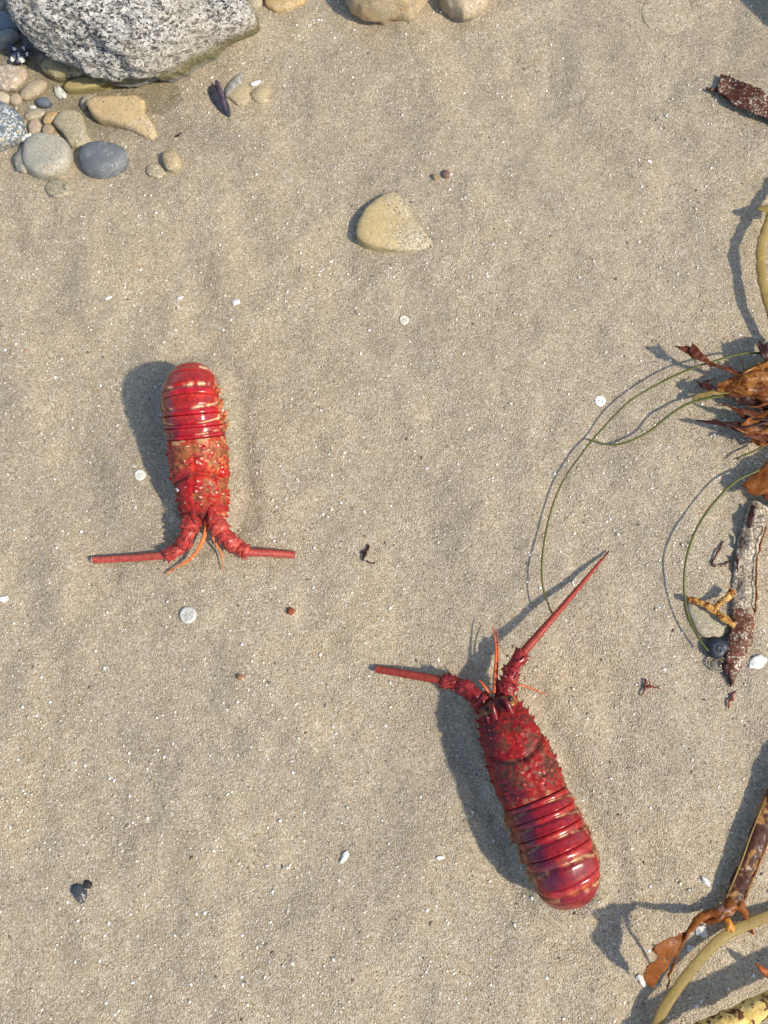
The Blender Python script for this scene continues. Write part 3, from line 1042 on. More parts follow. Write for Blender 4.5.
    # tangent runs to the rear: (0,-cos,sin); dorsal normal: (0, sin, cos)
    V = np.stack([Xo, py[:, None] + Ho * sp, pz[:, None] + Ho * cp], -1)
    NR = np.stack([nxr, nhr * sp, nhr * cp], -1)
    # ---------------- colours
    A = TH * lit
    n1 = fbm(vx * 70, vy * 70, vz * 70, 4, 300 + seed)
    n2 = fbm(vx * 190, vy * 190, vz * 190, 3, 320 + seed)
    n3 = fbm(vx * 28, vy * 28, vz * 28, 3, 340 + seed)
    p = {k: np.array(v) for k, v in pal.items()}
    def mx(a, b, f):
        f = np.clip(f, 0, 1)[..., None]
        return a * (1 - f) + b * f
    base = np.zeros(TH.shape + (3,))
    # carapace: red knobs on a crusted ground
    C = mx(base + p['ground'], p['ground2'], sstep(-.15, .5, n1))
    red = sstep(.24, .50, tub * .9 + tub2 * .30 + .42 * n1 + .12 * n3 + pal['redness'] + .22 * sstep(.62, .45, U))
    C = mx(C, mx(base + p['red'], p['red2'], sstep(-.3, .5, n3)), red)
    C = mx(C, p['tip'], sstep(.55, .7, tub) * (cv > .50) * pal['tips'])
    C = mx(C, p['tip'], sstep(.55, .8, tub2) * (cv2 > .80) * pal['tips'])
    C = mx(C, p['dark'], groove * .75 * sstep(-.4, .3, n2))
    front_red = sstep(.30, .16, U) * .8
    C = mx(C, mx(base + p['red'], p['dark'], sstep(-.1, .5, n1)), front_red * car)
    C = mx(C, mx(base + p['orange'], p['cream'], sstep(-.1, .5, n2)), sstep(.10, .05, U + .02 * n1) * sstep(.25, .45, np.abs(A)) * .8)
    C = mx(C, p['dark'] * .5, sstep(.16, .10, U) * sstep(.30, .18, np.abs(A)) * .85)
    C = mx(C, p['dark'], .75 * sstep(.25, .6, n2 - .3 * n1) * (1 - tub))
    C = mx(C, p['purple'], pal['purp'] * sstep(.1, .5, -A + .25 * n1 - .1) * sstep(1.5, .9, np.abs(A)) * sstep(-.5, .3, n3) * .8)  # purple away from the sun: pigment, plus painted shade on the upper lobster
    C = mx(C, mx(base + p['red'], p['tan'], sstep(.1, .5, n2)), rear_rim * .7)
    # tail rings
    T = mx(base + p['shell'], p['shell2'], sstep(-.4, .5, n3))
    T = mx(T, p['band'], sstep(.10, .16, U) * sstep(.42, .34, U) * (.55 + .4 * n1))
    T = mx(T, p['red2'], sstep(.75, .95, U) * .5)
    T = mx(T, p['dark'], sstep(.46, .54, U) * sstep(1.0, .8, U + .15 * n1) * .30)
    T = mx(T, p['orange'] * .8, pal['scar'] * .45 * np.exp(-((U - .24 - .03 * n1) / .07) ** 2) * sstep(.8, .1, np.abs(A - .2)) * sstep(-.2, .3, n1))
    T = mx(T, p['purple'], pal['purp'] * sstep(.05, .45, -A + .22 * n1 - .12) * sstep(1.25, .75, np.abs(A)) * sstep(4.2, 3.0, K + n3))  # same purple on the rings, pigment with painted shade
    lobes = 0.45 + .15 * np.sin(K * 2.1 + seed)
    ul = .40 + .24 * np.clip((np.abs(A) - .1) / 1.0, 0, 1.3) ** 2 + .02 * n1
    wid = pal['wid'] + .02 * n1
    right = sstep(.02, .22, A - .2 * np.sin(K * 1.7)) * sstep(1.25, 1.05, A)
    left = sstep(.45, .6, -A) * sstep(1.25, 1.05, -A) * .6
    line = np.exp(-((U - ul) / wid) ** 2) * np.clip(right + left, 0, 1) * (K < 5) * sstep(-.55, .1, n2)
    hook = np.exp(-((np.abs(A) - 1.10 - .12 * (U - .6)) / .05) ** 2) * sstep(.40, .5, U) * sstep(.98, .8, U) * (K < 5) * (.6 + .8 * n2)
    side = sstep(1.12, 1.3, np.abs(A))
    T = mx(T, mx(mx(base + p['dark'], p['tan'], sstep(-.1, .35, n1)), p['orange'], sstep(.0, .5, n2)), side * .8)
    T = mx(T, p['cream'], np.clip(line + hook, 0, 1) * pal['lines'])
    T = mx(T, p['orange'], pal['scar'] * np.exp(-((A - .05) / .25) ** 2) * np.exp(-((U - .30) / .10) ** 2) * ((K == 3) | (K == 4)) * sstep(-.3, .2, n2))
    T = mx(T, p['endc'], sstep(4.75, 5.15, K + U))
    T = mx(T, p['dark'], .6 * sstep(.35, .75, n2 + .35 * n1) * sstep(.2, .8, np.abs(A)))
    T = mx(T, p['dark'], .7 * np.exp(-((U - ul + .07) / .03) ** 2) * (K < 5) * sstep(1.3, .9, np.abs(A)))
    T = mx(T, p['dark'], sstep(.55, 1.3, -A) * .55)  # flank away from the sun darkened: pigment with shade painted in
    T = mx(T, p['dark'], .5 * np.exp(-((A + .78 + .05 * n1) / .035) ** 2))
    T = mx(T, p['dark'], sstep(.07, .0, U) * .75)
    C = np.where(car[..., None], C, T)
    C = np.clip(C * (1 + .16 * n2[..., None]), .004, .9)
    gl = np.where(car, .14 + .16 * red, .95 - .5 * np.clip(line + side, 0, 1))
    # ---------------- close the two ends and add spines
    n = len(st_s)
    verts = V.reshape(-1, 3)
    faces = [(i * M + j, i * M + (j + 1) % M, (i + 1) * M + (j + 1) % M, (i + 1) * M + j) for i in range(n - 1) for j in range(M)]
    cen = np.array([0, py[0] + .004, pz[0]])
    mid = V[0] * .6 + cen * .4 + [0, .003, 0]
    end_c = np.array([0, py[-1] + .0 - .003 * math.cos(pp[-1]), pz[-1] + .003 * math.sin(pp[-1])])
    ev = V[-1] * .6 + end_c * .4
    b = MB()
    b.add(W3(np.concatenate([verts, mid, [cen], ev, [end_c]])),
          faces + [(n * M + (j + 1) % M, j + 0, j, n * M + j)[0:1] + ((j + 1) % M, j, n * M + j) for j in range(M)]
          + [(n * M + M, n * M + (j + 1) % M, n * M + j) for j in range(M)]
          + [((n - 1) * M + j, (n - 1) * M + (j + 1) % M, n * M + M + 1 + (j + 1) % M, n * M + M + 1 + j) for j in range(M)]
          + [(n * M + 2 * M + 1, n * M + M + 1 + j, n * M + M + 1 + (j + 1) % M) for j in range(M)],
          np.concatenate([C.reshape(-1, 3), np.tile(p['dark'], (M + 1, 1)), np.tile(p['endc'], (M + 1, 1))]))
    glv = [gl.ravel(), np.full(2 * M + 2, .3)]
    def spine(i, j, L, rad, lean, col):
        q = V[i, j]
        d = NR[i, j] + np.array([0, lean, 0])
        d /= np.linalg.norm(d)
        vv, ff = cone(q - d * .0005, q + d * L, rad)
        cc = np.tile(col, (len(vv), 1)); cc[-1] = p['spike']
        b.add(W3(vv), ff, cc)
        glv.append(np.full(len(vv), .5))
    for q in range(60):
        i, j = int(r.uniform(.10, .93) * nc), int((math.pi + r.uniform(-1.75, 1.75)) / (2 * math.pi) * M)
        big = i < .3 * nc
        spine(i, j, r.uniform(.0018, .0034) * (1.5 if big else 1), r.uniform(.0008, .0014), 1.1, p['red'] * r.uniform(.6, 1.1))
    for s_ in (-1, 1):
        for t in (.05, .12, .20, .30, .42, .56, .70, .84):
            spine(int(t * nc), int((math.pi + s_ * 1.45) / (2 * math.pi) * M), .006 if t < .35 else .004, .0022, 1.0, p['red'])
        for k in range(6):
            for uu, L in ((.55, .006), (.85, .009)):
                i = int(np.argmin(np.abs(st_u - uu) + 9 * (st_k != k)))
                for aa in (1.75, 2.0):
                    q = V[i, int((math.pi + s_ * aa) / (2 * math.pi) * M) % M]
                    tn = np.array([0, -math.cos(pp[i]), math.sin(pp[i])])
                    d = np.array([s_ * .9, 0, -.35]) + tn * 1.1
                    d /= np.linalg.norm(d)
                    vv, ff = cone(q - d * .002, q + d * L, .0022, 6)
                    b.add(W3(vv), ff, np.tile(p['orange'] * r.uniform(.4, 1.0), (len(vv), 1)))
                    glv.append(np.full(len(vv), .3))
    # seat the body on the sand
    allv = np.concatenate(b.v)
    low = allv[:, 2].min()
    lift = -low - .0015
    for v in b.v:
        v[:, 2] += lift
    body = link('body', b, M_SHELL, root)
    set_gloss(body, np.concatenate(glv))

    def L3(x, s, dz):
        """root-space point over the carapace at arc s"""
        y, z, f = np.interp(s, ss, yy), np.interp(s, ss, zz), np.interp(s, ss, phi)
        return W3(np.array([x, y + dz * math.sin(f), z + dz * math.cos(f) + lift]))
    # eyes, horns
    for s_ in (-1, 1):
        e = MB()
        x = s_ * half * wf * .52
        V_, F_ = ball(L3(x, .008, half * .40), .0060, .0050, .0034, 14, 8, 0, .3, 3)
        e.add(V_, F_, p['eyebase'])
        tip = L3(x * 1.22, .003, half * .50)
        V_, F_ = ball(tip - [0, 0, .0012], .0032, .0034, .0030, 16, 10)
        e.add(V_, F_, (.020, .010, .010))
        o = link('eye', e, M_EYE, root)
        h = MB()
        a0, a1, a2 = L3(s_ * half * wf * .40, .020, half * .46), L3(s_ * half * wf * .36, .006, half * .66), L3(s_ * half * wf * .26, -.008, half * .74)
        pth = catmull([a0, a1, a2], 8)
        V_, F_ = tube(pth, [.0046, .0038, .0024, .0004], None, 10)
        tcol = np.repeat(np.linspace(0, 1, len(pth)), 10)
        col = mx(np.tile(p['red'], (len(tcol), 1)), p['dark'], np.clip(tcol ** .6 + .5 * fbm(V_[:, 0] * 300, V_[:, 1] * 300, V_[:, 2] * 300, 2, 77), 0, 1))
        h.add(V_, F_, col)
        o = link('horn', h, M_SHELL, root)
        set_gloss(o, .5)
    # antennae: three barbed joints and a ringed whip
    for ped, fla, rp, rf in antennae:
        an = MB()
        pts = [P(*q) - O for q in ped]
        m = len(pts) - 1
        for i in range(m):
            A_, B_ = pts[i], pts[i + 1]
            L = np.linalg.norm(B_ - A_)
            d = (B_ - A_) / L
            path = np.array([A_ + (B_ - A_) * t for t in np.linspace(-.08, 1.04, 14)])
            rad = rp * (1.0 - .16 * i)
            V_, F_ = tube(path, np.array([.75, .92, .98, 1.0, 1.04, 1.10, 1.12, .9]) * rad, np.array([.5, .7, .82, .9, .94, .98, .98, .75]) * rad, 20)
            nn = fbm(V_[:, 0] * 150, V_[:, 1] * 150, V_[:, 2] * 150, 3, 400 + i)
            nn2 = fbm(V_[:, 0] * 420, V_[:, 1] * 420, V_[:, 2] * 420, 2, 410 + i)
            f1_, _ = cells(V_[:, 0] / .0045, V_[:, 1] / .0045, V_[:, 2] / .0045, 420)
            axis_p = A_ + np.outer((V_ - A_) @ d, d)
            V_ = V_ + (V_ - axis_p) * (np.clip(1 - 1.6 * f1_, 0, 1) * .42 - .06)[:, None]
            cc = mx(np.tile(p['joint'], (len(V_), 1)), p['joint2'], sstep(-.3, .5, nn))
            cc = mx(cc, p['dark'], sstep(.35, .7, nn2) * .6)
            tt_ = np.repeat(np.linspace(0, 1, 14), 20)
            cc = mx(cc, p['dark'], sstep(.10, .02, tt_) * .8)
            an.add(V_, F_, cc)
            sd_ = np.cross(d, [0, 0, 1]); sd_ /= np.linalg.norm(sd_)
            up = np.cross(sd_, d)
            for q in range(22):
                t, aa = r.uniform(.15, 1.0), r.uniform(-.5, math.pi + .5)
                rr = rad * .98
                o_ = A_ + d * L * t + (sd_ * math.cos(aa) + up * math.sin(aa) * .88) * rr
                dd = sd_ * math.cos(aa) + up * math.sin(aa) + d * .9
                dd /= np.linalg.norm(dd)
                V_, F_ = cone(o_, o_ + dd * r.uniform(.0028, .0062), r.uniform(.0012, .0020))
                cc = np.tile(p['joint'] * .8, (len(V_), 1)); cc[-1] = p['spike']
                an.add(V_, F_, cc)
        ao = link('antenna', an, M_SHELL, root)
        set_gloss(ao, .45)
        fm = MB()
        pth = catmull([P(*q) - O for q in fla], 60)
        rr = np.interp(np.linspace(0, 1, len(pth)), np.linspace(0, 1, len(rf)), rf)
        rr = rr * .9 * (1 + .07 * np.sin(np.arange(len(pth)) * 1.9))
        V_, F_ = tube(pth, rr, rr * .85, 12)
        tt_ = np.repeat(np.linspace(0, 1, len(pth)), 12)
        ring = np.repeat(np.sin(np.arange(len(pth)) * 1.9), 12)
        ang = np.tile(np.arange(12), len(pth))
        cc = mx(np.tile(p['whip'], (len(V_), 1)), p['whip2'], .25 + .3 * ring + .5 * ((ang > 1) & (ang < 4)))
        if len(rf) < 4:
            cc = mx(cc, p['cut'], sstep(.985, .995, tt_))
        else:
            cc = mx(cc, p['dark'], sstep(.9, 1, tt_))
        fm.add(V_, F_, cc)
        T = np.gradient(pth, axis=0)
        for i in range(3, len(pth) - 4, 4):                       # short side bristles
            d = T[i] / np.linalg.norm(T[i])
            s2 = np.cross(d, [0, 0, 1])
            for s_ in (-1, 1):
                V_, F_ = cone(pth[i] + s2 * s_ * rr[i] * .9, pth[i] + s2 * s_ * (rr[i] + .0012) + d * .0015, .0005, 4)
                fm.add(V_, F_, p['whip'] * .8)
        fo = link('flagellum', fm, M_SHELL, ao)
        set_gloss(fo, .35)
    for pth, rad in antennules:
        q = ppath(pth, 14) - O
        V_, F_ = tube(q, [rad, rad * .9, rad * .6, rad * .3], None, 8)
        o = link('antennule', MB().add(V_, F_, np.clip(p['feeler'] * (0.85 + .3 * r.random((len(V_), 1))), 0, .9)), M_SHELL, root)
        set_gloss(o, .4)
    return root, O


PAL1 = dict(ground=(.30, .10, .035), ground2=(.52, .24, .07), red=(0.361, 0.0105, 0.0105), red2=(0.419, 0.0237, 0.0116), tip=(.80, .62, .45), tips=1.0, wid=.065, bump=.0024, wt=[.97, 1.0, .95, .86, .68, .36], redness=.17,
            dark=(.11, .025, .020), purple=(.10, .012, .030), purp=.65, tan=(.42, .25, .12), shell=(0.361, 0.0074, 0.0127), shell2=(0.419, 0.0168, 0.0116), band=(0.390, 0.0095, 0.0221),
            orange=(.62, .16, .04), cream=(.82, .56, .30), lines=1.0, scar=0.0, endc=(0.368, 0.0480, 0.0160), spike=(.30, .10, .04), eyebase=(.30, .11, .025),
            joint=(0.368, 0.0360, 0.0280), joint2=(0.440, 0.0720, 0.0480), whip=(0.336, 0.0400, 0.0280), whip2=(0.464, 0.1040, 0.0720), cut=(.75, .45, .38), feeler=(.60, .17, .045))
PAL2 = dict(ground=(0.128, 0.0360, 0.0198), ground2=(.21, .085, .050), red=(0.264, 0.0060, 0.0072), red2=(0.317, 0.0132, 0.0090), tip=(.50, .20, .12), tips=.7, wid=.050, bump=.0015, wt=[.97, 1.02, 1.02, .97, .82, .42], redness=.10,
            dark=(.07, .012, .012), purple=(.045, .010, .030), purp=.75, tan=(.34, .17, .07), shell=(.225, .0036, .0100), shell2=(.29, .0062, .0105), band=(.42, .018, .016),
            orange=(0.446, 0.1360, 0.0400), cream=(.52, .28, .115), lines=1.0, scar=.95, endc=(0.198, 0.0060, 0.0072), spike=(.05, .012, .014), eyebase=(.30, .11, .02),
            joint=(0.245, 0.0144, 0.0160), joint2=(0.317, 0.0360, 0.0320), whip=(0.245, 0.0240, 0.0176), whip2=(0.331, 0.0560, 0.0360), cut=(.30, .05, .035), feeler=(.60, .12, .035))

lobster('bright red lobster with its head towards the bottom and two short straight antennae', (203, 517), (195, 368), .0345,   .098, .092, math.radians(22), math.radians(132), .20, PAL1, -1,
        [([(194, 514, .026), (189, 530, .024), (183, 547, .018), (166, 556, .010)], [(169, 555, .010), (130, 558, .006), (92, 560, .004)], .0100, [.0052, .0048, .0044]),
         ([(211, 514, .026), (221, 532, .022), (236, 547, .014), (248, 552, .009)], [(245, 552, .009), (270, 553, .008), (296, 555, .007)], .0100, [.0054, .0050, .0045])],
        [([(206, 522, .022), (203, 538, .018), (192, 556, .012), (165, 575, .004)], .0019), ([(206, 522, .020), (204, 540, .016), (190, 560, .010), (168, 571, .004)], .0016),
         ([(210, 522, .022), (214, 540, .016), (221, 553, .010), (223, 570, .004)], .0018)],
        .026, 1, .74)
lobster('dark red lobster with its head towards the top and one long tapering antenna', (495, 702), (577, 903), .0368, .108, .121, math.radians(3), math.radians(112), .38, PAL2, 1,
        [([(488, 708, .030), (478, 698, .032), (461, 685, .028), (442, 680, .022)], [(446, 681, .023), (412, 675, .014), (376, 669, .006)], .0100, [.0054, .0050, .0046]),
         ([(503, 700, .030), (508, 683, .034), (512, 667, .036), (523, 652, .034)], [(520, 656, .034), (545, 627, .030), (580, 586, .016), (609, 551, .003)], .0100, [.0056, .0048, .0036, .0026, .0010])],
        [([(494, 693, .034), (495, 672, .032), (496, 650, .028), (493, 626, .022)], .0020), ([(495, 694, .032), (497, 672, .030), (498, 650, .025), (497, 630, .018)], .0015),
         ([(489, 694, .034), (484, 686, .038), (479, 680, .040)], .0022), ([(516, 684, .010), (530, 688, .006), (546, 695, .003)], .0013)],
        .032, 2, .62)
# white star shaped barnacle on the upper lobster
sc0 = G(179, 489, .047)
sb = MB()
for i in range(6):
    a = i * 1.047
    V_, F_ = cone(np.zeros(3), np.array([math.cos(a) * .005, math.sin(a) * .005, .001]), .0016, 5)
    sb.add(V_ + sc0, F_, (.80, .78, .80))
V_, F_ = ball(sc0, .0028, .0026, .0018, 10, 6)
sb.add(V_, F_, (.78, .76, .80))
tag(link('barnacle', sb, M_PAINT, None, sc0), 'white star shaped barnacle stuck on the upper lobster', 'barnacle')

# ------------------------------------------------------------------ kelp and sea grass
K_DARK = mat_kelp('dark red kelp', (.085, .020, .008), (.17, .045, .014), 70, .25)
K_BLACK = mat_kelp('purple black kelp', (.022, .010, .010), (.065, .020, .012), 70, .12)
K_BROWN = mat_kelp('orange brown kelp', (.22, .065, .012), (.34, .11, .02), 40, .35)
K_AMBER = mat_kelp('amber kelp', (.26, .085, .015), (.50, .23, .045), 90, .3, .3, (.15, .04, .010), .46, 85)
K_OLIVE = mat_kelp('pale olive kelp', (.42, .30, .09), (.52, .39, .15), 25, .45, .45, grain=.12)
K_GRASS = mat_kelp('green sea grass', (.085, .095, .018), (.15, .15, .035), 60, .2)
K_STIPE = mat_kelp('brown stipe', (.26, .095, .020), (.42, .22, .065), 70, .1, .5, (.055, .013, .005), .54, 55)
K_BANANA = mat_kelp('mottled yellow stipe', (.78, .51, .13), (.84, .61, .21), 40, .1, .45, (.13, .04, .012), .46, 105)
K_WORN = mat_kelp('worn sandy kelp', (.10, .035, .018), (.17, .06, .03), 60, .1, .55, (.30, .24, .17), .22, 60, dust=.36, coat=0)
K_SANDY = mat_kelp('sand covered kelp', (.13, .085, .055), (.22, .16, .11), 60, .05, .6, None, dust=.80, coat=0)
K_DUSTY = mat_kelp('dusty dark kelp', (.045, .014, .008), (.12, .035, .016), 60, .1, .45, (.34, .30, .26), .38, 200, dust=.10)
K_ALGA = mat_kelp('orange coral weed', (.50, .20, .03), (.75, .45, .12), 120, .15, .35, (.16, .045, .010), .47, 190)
K_RED = mat_kelp('fine red weed', (.16, .03, .02), (.26, .06, .04), 80, .15)


GR0 = ''
GR = 'strands of sea grass reaching from the kelp clump'


def wrinkle(V):
    V = np.array(V)
    q = V * 160
    d = np.stack([vnoise(q[:, 0] + 9 * a, q[:, 1], q[:, 2], 90 + a) for a in range(3)], 1)
    q = V * 420
    d2 = np.stack([vnoise(q[:, 0] + 9 * a, q[:, 1], q[:, 2], 95 + a) for a in range(3)], 1)
    return V + d * .0012 + d2 * .0004


def plain(name, label, cat, mbs, mat, group=None, at=None):
    b = MB()
    for V, F in mbs:
        V = wrinkle(V) if group not in (GR, GR0) else V
        b.add(V, F)
    c = np.asarray(at) if at is not None else np.concatenate(b.v).mean(0)
    return tag(link(name, b, mat, None, c), label, cat, group)


def part(name, root, mbs, mat):
    b = MB()
    for V, F in mbs:
        b.add(V if name == 'rim' else wrinkle(V), F)
    return link(name, b, mat, root, np.array(root.location))


# torn piece at the upper right
kp = thing('kelp_piece', 'torn dark brown kelp strap dusted white at the upper right edge', 'kelp', P(745, 97, 0))
part('blade', kp, [strip([(720, 74, 716, 92, .006), (729, 77, 731, 104, .008), (742, 85, 749, 112, .010), (770, 98, 766, 120, .008), (800, 108, 794, 134, .004)], 8, 9, .0015, .003, .004, 1, .10),
                   strip([(706, 87, 706, 89, .005), (712, 88, 713, 91, .006), (719, 86, 720, 95, .006), (726, 88, 728, 100, .007)], 5, 5, .001, .001, 0, 2)], K_DUSTY)

# the clump at the right edge
ZS = .62
kc = thing('kelp_clump', 'tangled clump of brown and amber kelp at the right edge', 'kelp', P(765, 392, 0))
part('stipe', kc, [tube(ppath([(795, 175, .026), (772, 215, .030), (762, 242, .031), (761, 268, .031), (766, 295, .032), (778, 330, .032), (800, 370, .028)], 10), .0060, .0028, 12)], K_OLIVE)
part('blade', kc, [strip([(757, 207, 757, 209, .028), (764, 206, 764, 213, .030), (772, 203, 771, 215, .030), (785, 200, 784, 216, .030)], 6, 5, .0012, .001)], K_OLIVE)
part('blade', kc, [strip([(674, 346, 675, 347, .040), (682, 346, 684, 352, .042), (690, 346, 692, 357, .044), (701, 353, 703, 361, .045), (713, 362, 712, 366, .046), (728, 367, 727, 371, .046), (742, 371, 742, 376, .044), (772, 374, 772, 381, .042), (800, 376, 800, 384, .040)], 7, 7, .0011, .002, 0, 3),
                   strip([(693, 342, 691, 347, .046), (696, 345, 690, 352, .046), (700, 350, 694, 356, .046), (707, 357, 702, 362, .046)], 6, 5, .0010, .001, 0, 4)], K_DARK)
part('blade', kc, [strip([(760, 344, 759, 346, .050), (763, 346, 762, 356, .050), (772, 340, 766, 360, .048), (790, 335, 785, 364, .044)], 6, 7, .001, .003, 0, 5, .1),
                   strip([(759, 341, 761, 341, .050), (761, 345, 764, 345, .050), (764, 350, 768, 348, .05)], 5, 4, .001, .001)], K_BLACK)
part('blade', kc, [strip([(744, 370, 745, 373, .036), (755, 364, 757, 371, .038), (770, 358, 772, 369, .040), (795, 350, 797, 364, .040)], 7, 6, .001, .002, 0, 6)], K_OLIVE)
part('float', kc, [tube(ppath([(728, 380, .034), (742, 379, .038), (756, 378, .038), (775, 379, .036), (800, 380, .034)], 9), [.002, .0075, .0085, .009, .009], [.002, .006, .007, .007, .007], 16)], K_AMBER)
part('float', kc, [tube(ppath([(714, 391, .026), (728, 388, .030), (742, 387, .034), (758, 389, .034), (778, 393, .032), (800, 396, .03)], 9), [.001, .006, .0095, .012, .012, .012], [.001, .003, .006, .008, .008, .008], 16),
                   tube(ppath([(756, 390, .036), (764, 396, .034), (776, 404, .030)], 9), [.007, .009, .007], .005, 14)], K_AMBER)
part('blade', kc, [strip([(697, 380, 698, 382, .028), (703, 382, 702, 387, .030), (709, 380, 708, 390, .030), (714, 386, 712, 391, .030), (726, 388, 725, 392, .030), (740, 390, 739, 394, .030)], 6, 6, .001, .003, 0, 7, .18),
                   strip([(716, 376, 715, 377, .032), (712, 379, 711, 382, .031), (708, 380, 709, 385, .030)], 5, 4, .001, .001, 0, 8)], K_BLACK)
part('blade', kc, [strip([(692, 398, 694, 400, .018), (700, 393, 702, 398, .022), (712, 390, 715, 395, .026), (726, 389, 728, 393, .030), (740, 388, 742, 392, .032)], 6, 6, .001, .001, 0, 9)], K_OLIVE)
part('blade', kc, [strip([(726, 395, 727, 397, .030), (737, 391, 740, 397, .032), (748, 391, 752, 398, .032), (772, 400, 772, 408, .030), (800, 408, 800, 416, .028)], 6, 6, .001, .002, 0, 10)], K_DARK)
part('blade', kc, [strip([(733, 397, 734, 399, .026), (742, 396, 742, 404, .026), (755, 398, 754, 407, .026), (775, 400, 774, 414, .024), (800, 402, 800, 418, .022)], 6, 7, .001, .004, 0, 11)], K_BLACK)
part('blade', kc, [strip([(696, 418, 697, 419, .028), (710, 420, 711, 424, .030), (728, 422, 730, 429, .030), (745, 421, 747, 432, .028), (772, 417, 773, 432, .026), (800, 414, 800, 430, .024)], 7, 7, .001, .003, 0, 12)], K_BLACK)
part('blade', kc, [strip([(712, 418, 713, 419, .034), (722, 421, 723, 423, .034), (738, 425, 738, 428, .032), (755, 424, 756, 430, .030)], 6, 5, .001, .001, 0, 13)], K_BLACK)
part('blade', kc, [tube(ppath([(738, 430, .026), (750, 435, .028), (758, 433, .030), (772, 428, .030)], 8), [.0012, .003, .004, .003], .0018, 10)], K_AMBER)  # amber sliver put in for the orange glint on the black blades
part('blade', kc, [strip([(755, 437, 754, 441, .024), (760, 434, 761, 446, .026), (772, 430, 774, 444, .026), (795, 422, 797, 440, .024)], 6, 6, .001, .003, 0, 14)], K_BROWN)
part('blade', kc, [strip([(753, 474, 741, 485, .028), (758, 470, 753, 493, .030), (768, 462, 763, 494, .032), (785, 452, 780, 486, .032), (800, 440, 800, 472, .030)], 7, 7, .001, .003, 0, 15)], K_BROWN)
part('blade', kc, [strip([(765, 478, 760, 488, .020), (772, 490, 766, 500, .018), (790, 500, 785, 512, .016)], 6, 6, .001, .002, 0, 16)], K_DARK)
for pts in ([(727, 360, .042), (731, 366, .043), (735, 371, .044)], [(739, 356, .044), (742, 363, .044), (745, 370, .044)], [(733, 370, .046), (727, 365, .044), (724, 360, .042)]):
    part('thread', kc, [tube(ppath(pts, 5), [.0005, .0010], None, 6)], K_DARK)

part('blade', kc, [strip([(716, 384, 717, 386, .034), (731, 378, 733, 390, .038), (750, 374, 752, 394, .040), (773, 372, 775, 399, .040), (800, 370, 800, 404, .038)], 7, 9, .001, .005, .003, 60, .14)], K_BROWN)
part('blade', kc, [strip([(735, 429, 736, 431, .026), (750, 419, 752, 434, .032), (773, 410, 775, 438, .032), (800, 402, 800, 438, .028)], 7, 9, .001, .004, .002, 61, .14)], K_BROWN)
part('blade', kc, [strip([(742, 374, 743, 376, .044), (755, 366, 757, 378, .046), (773, 360, 775, 380, .046), (800, 356, 800, 384, .042)], 7, 7, .001, .003, .002, 62, .12)], K_AMBER)
# loose narrow blades fraying out of the clump
rk = np.random.default_rng(21)
for i in range(22):
    y0 = 378 + 60 * rk.random()
    L = rk.uniform(14, 52)
    a = rk.normal(0, .30) + (y0 - 400) * .006
    z0_, z1_ = rk.uniform(.022, .044), rk.uniform(.010, .044)
    w0 = rk.uniform(1.0, 3.6)
    rows = []
    for t in (0, .3, .6, .85, 1.0):
        x = 772 - L * t * math.cos(a) ; y = y0 + L * t * math.sin(a) + 5 * math.sin(t * 3 + i) * t
        w = w0 * (1.0 + .5 * math.sin(t * 3.1)) * (1 - .82 * t)
        rows.append((x, y - w, x, y + w, z0_ + (z1_ - z0_) * t))
    part('blade', kc, [strip(rows, 6, 5, .0008, .0025, 0, 100 + i, .15)], (K_DARK, K_BLACK, K_BROWN, K_AMBER, K_BLACK)[i % 5])
ZS = .42
GR_ = 'strands of sea grass reaching from the kelp clump'
plain('sea_grass_strand', 'longest green sea grass strand curving down to the antenna of the lower lobster', 'sea grass',
      [tube(ppath([(770, 352, .046), (757, 353, .046), (740, 354, .045), (715, 361, .044), (690, 369, .040), (660, 383, .034), (630, 401, .026), (603, 428, .018), (580, 456, .012), (560, 487, .010), (548, 522, .010), (542, 560, .014), (543, 588, .026), (549, 606, .034), (553, 615, .035)], 12), [.0016, .0014, .0012, .0011, .0010], .0007, 8)], K_GRASS, GR)
plain('sea_grass_strand', 'bright green sea grass strand looping from the pale kelp tip', 'sea grass',
      [tube(ppath([(745, 393, .032), (730, 396, .030), (715, 397, .030), (690, 403, .028), (670, 415, .024), (650, 431, .018), (630, 441, .012), (612, 445, .008), (598, 442, .006), (588, 439, .004)], 12), [.0016, .0018, .0016, .0012, .0008], .0008, 8)], K_GRASS, GR)
plain('sea_grass_strand', 'dark green sea grass strand arching down to the dark snail shell', 'sea grass',
      [tube(ppath([(775, 462, .034), (757, 471, .034), (735, 482, .034), (712, 505, .034), (695, 532, .034), (686, 560, .032), (684, 590, .028), (689, 618, .020), (698, 637, .014), (708, 651, .018)], 12), [.0016, .0014, .0013, .0012], .0008, 8)], K_GRASS, GR)
plain('sea_grass_strand', 'shortest green sea grass bit below the amber kelp', 'sea grass',
      [tube(ppath([(733, 459, .006), (742, 456, .012), (754, 451, .020), (764, 446, .024)], 8), [.0006, .0012, .0014], .0008, 8)], K_GRASS, GR)

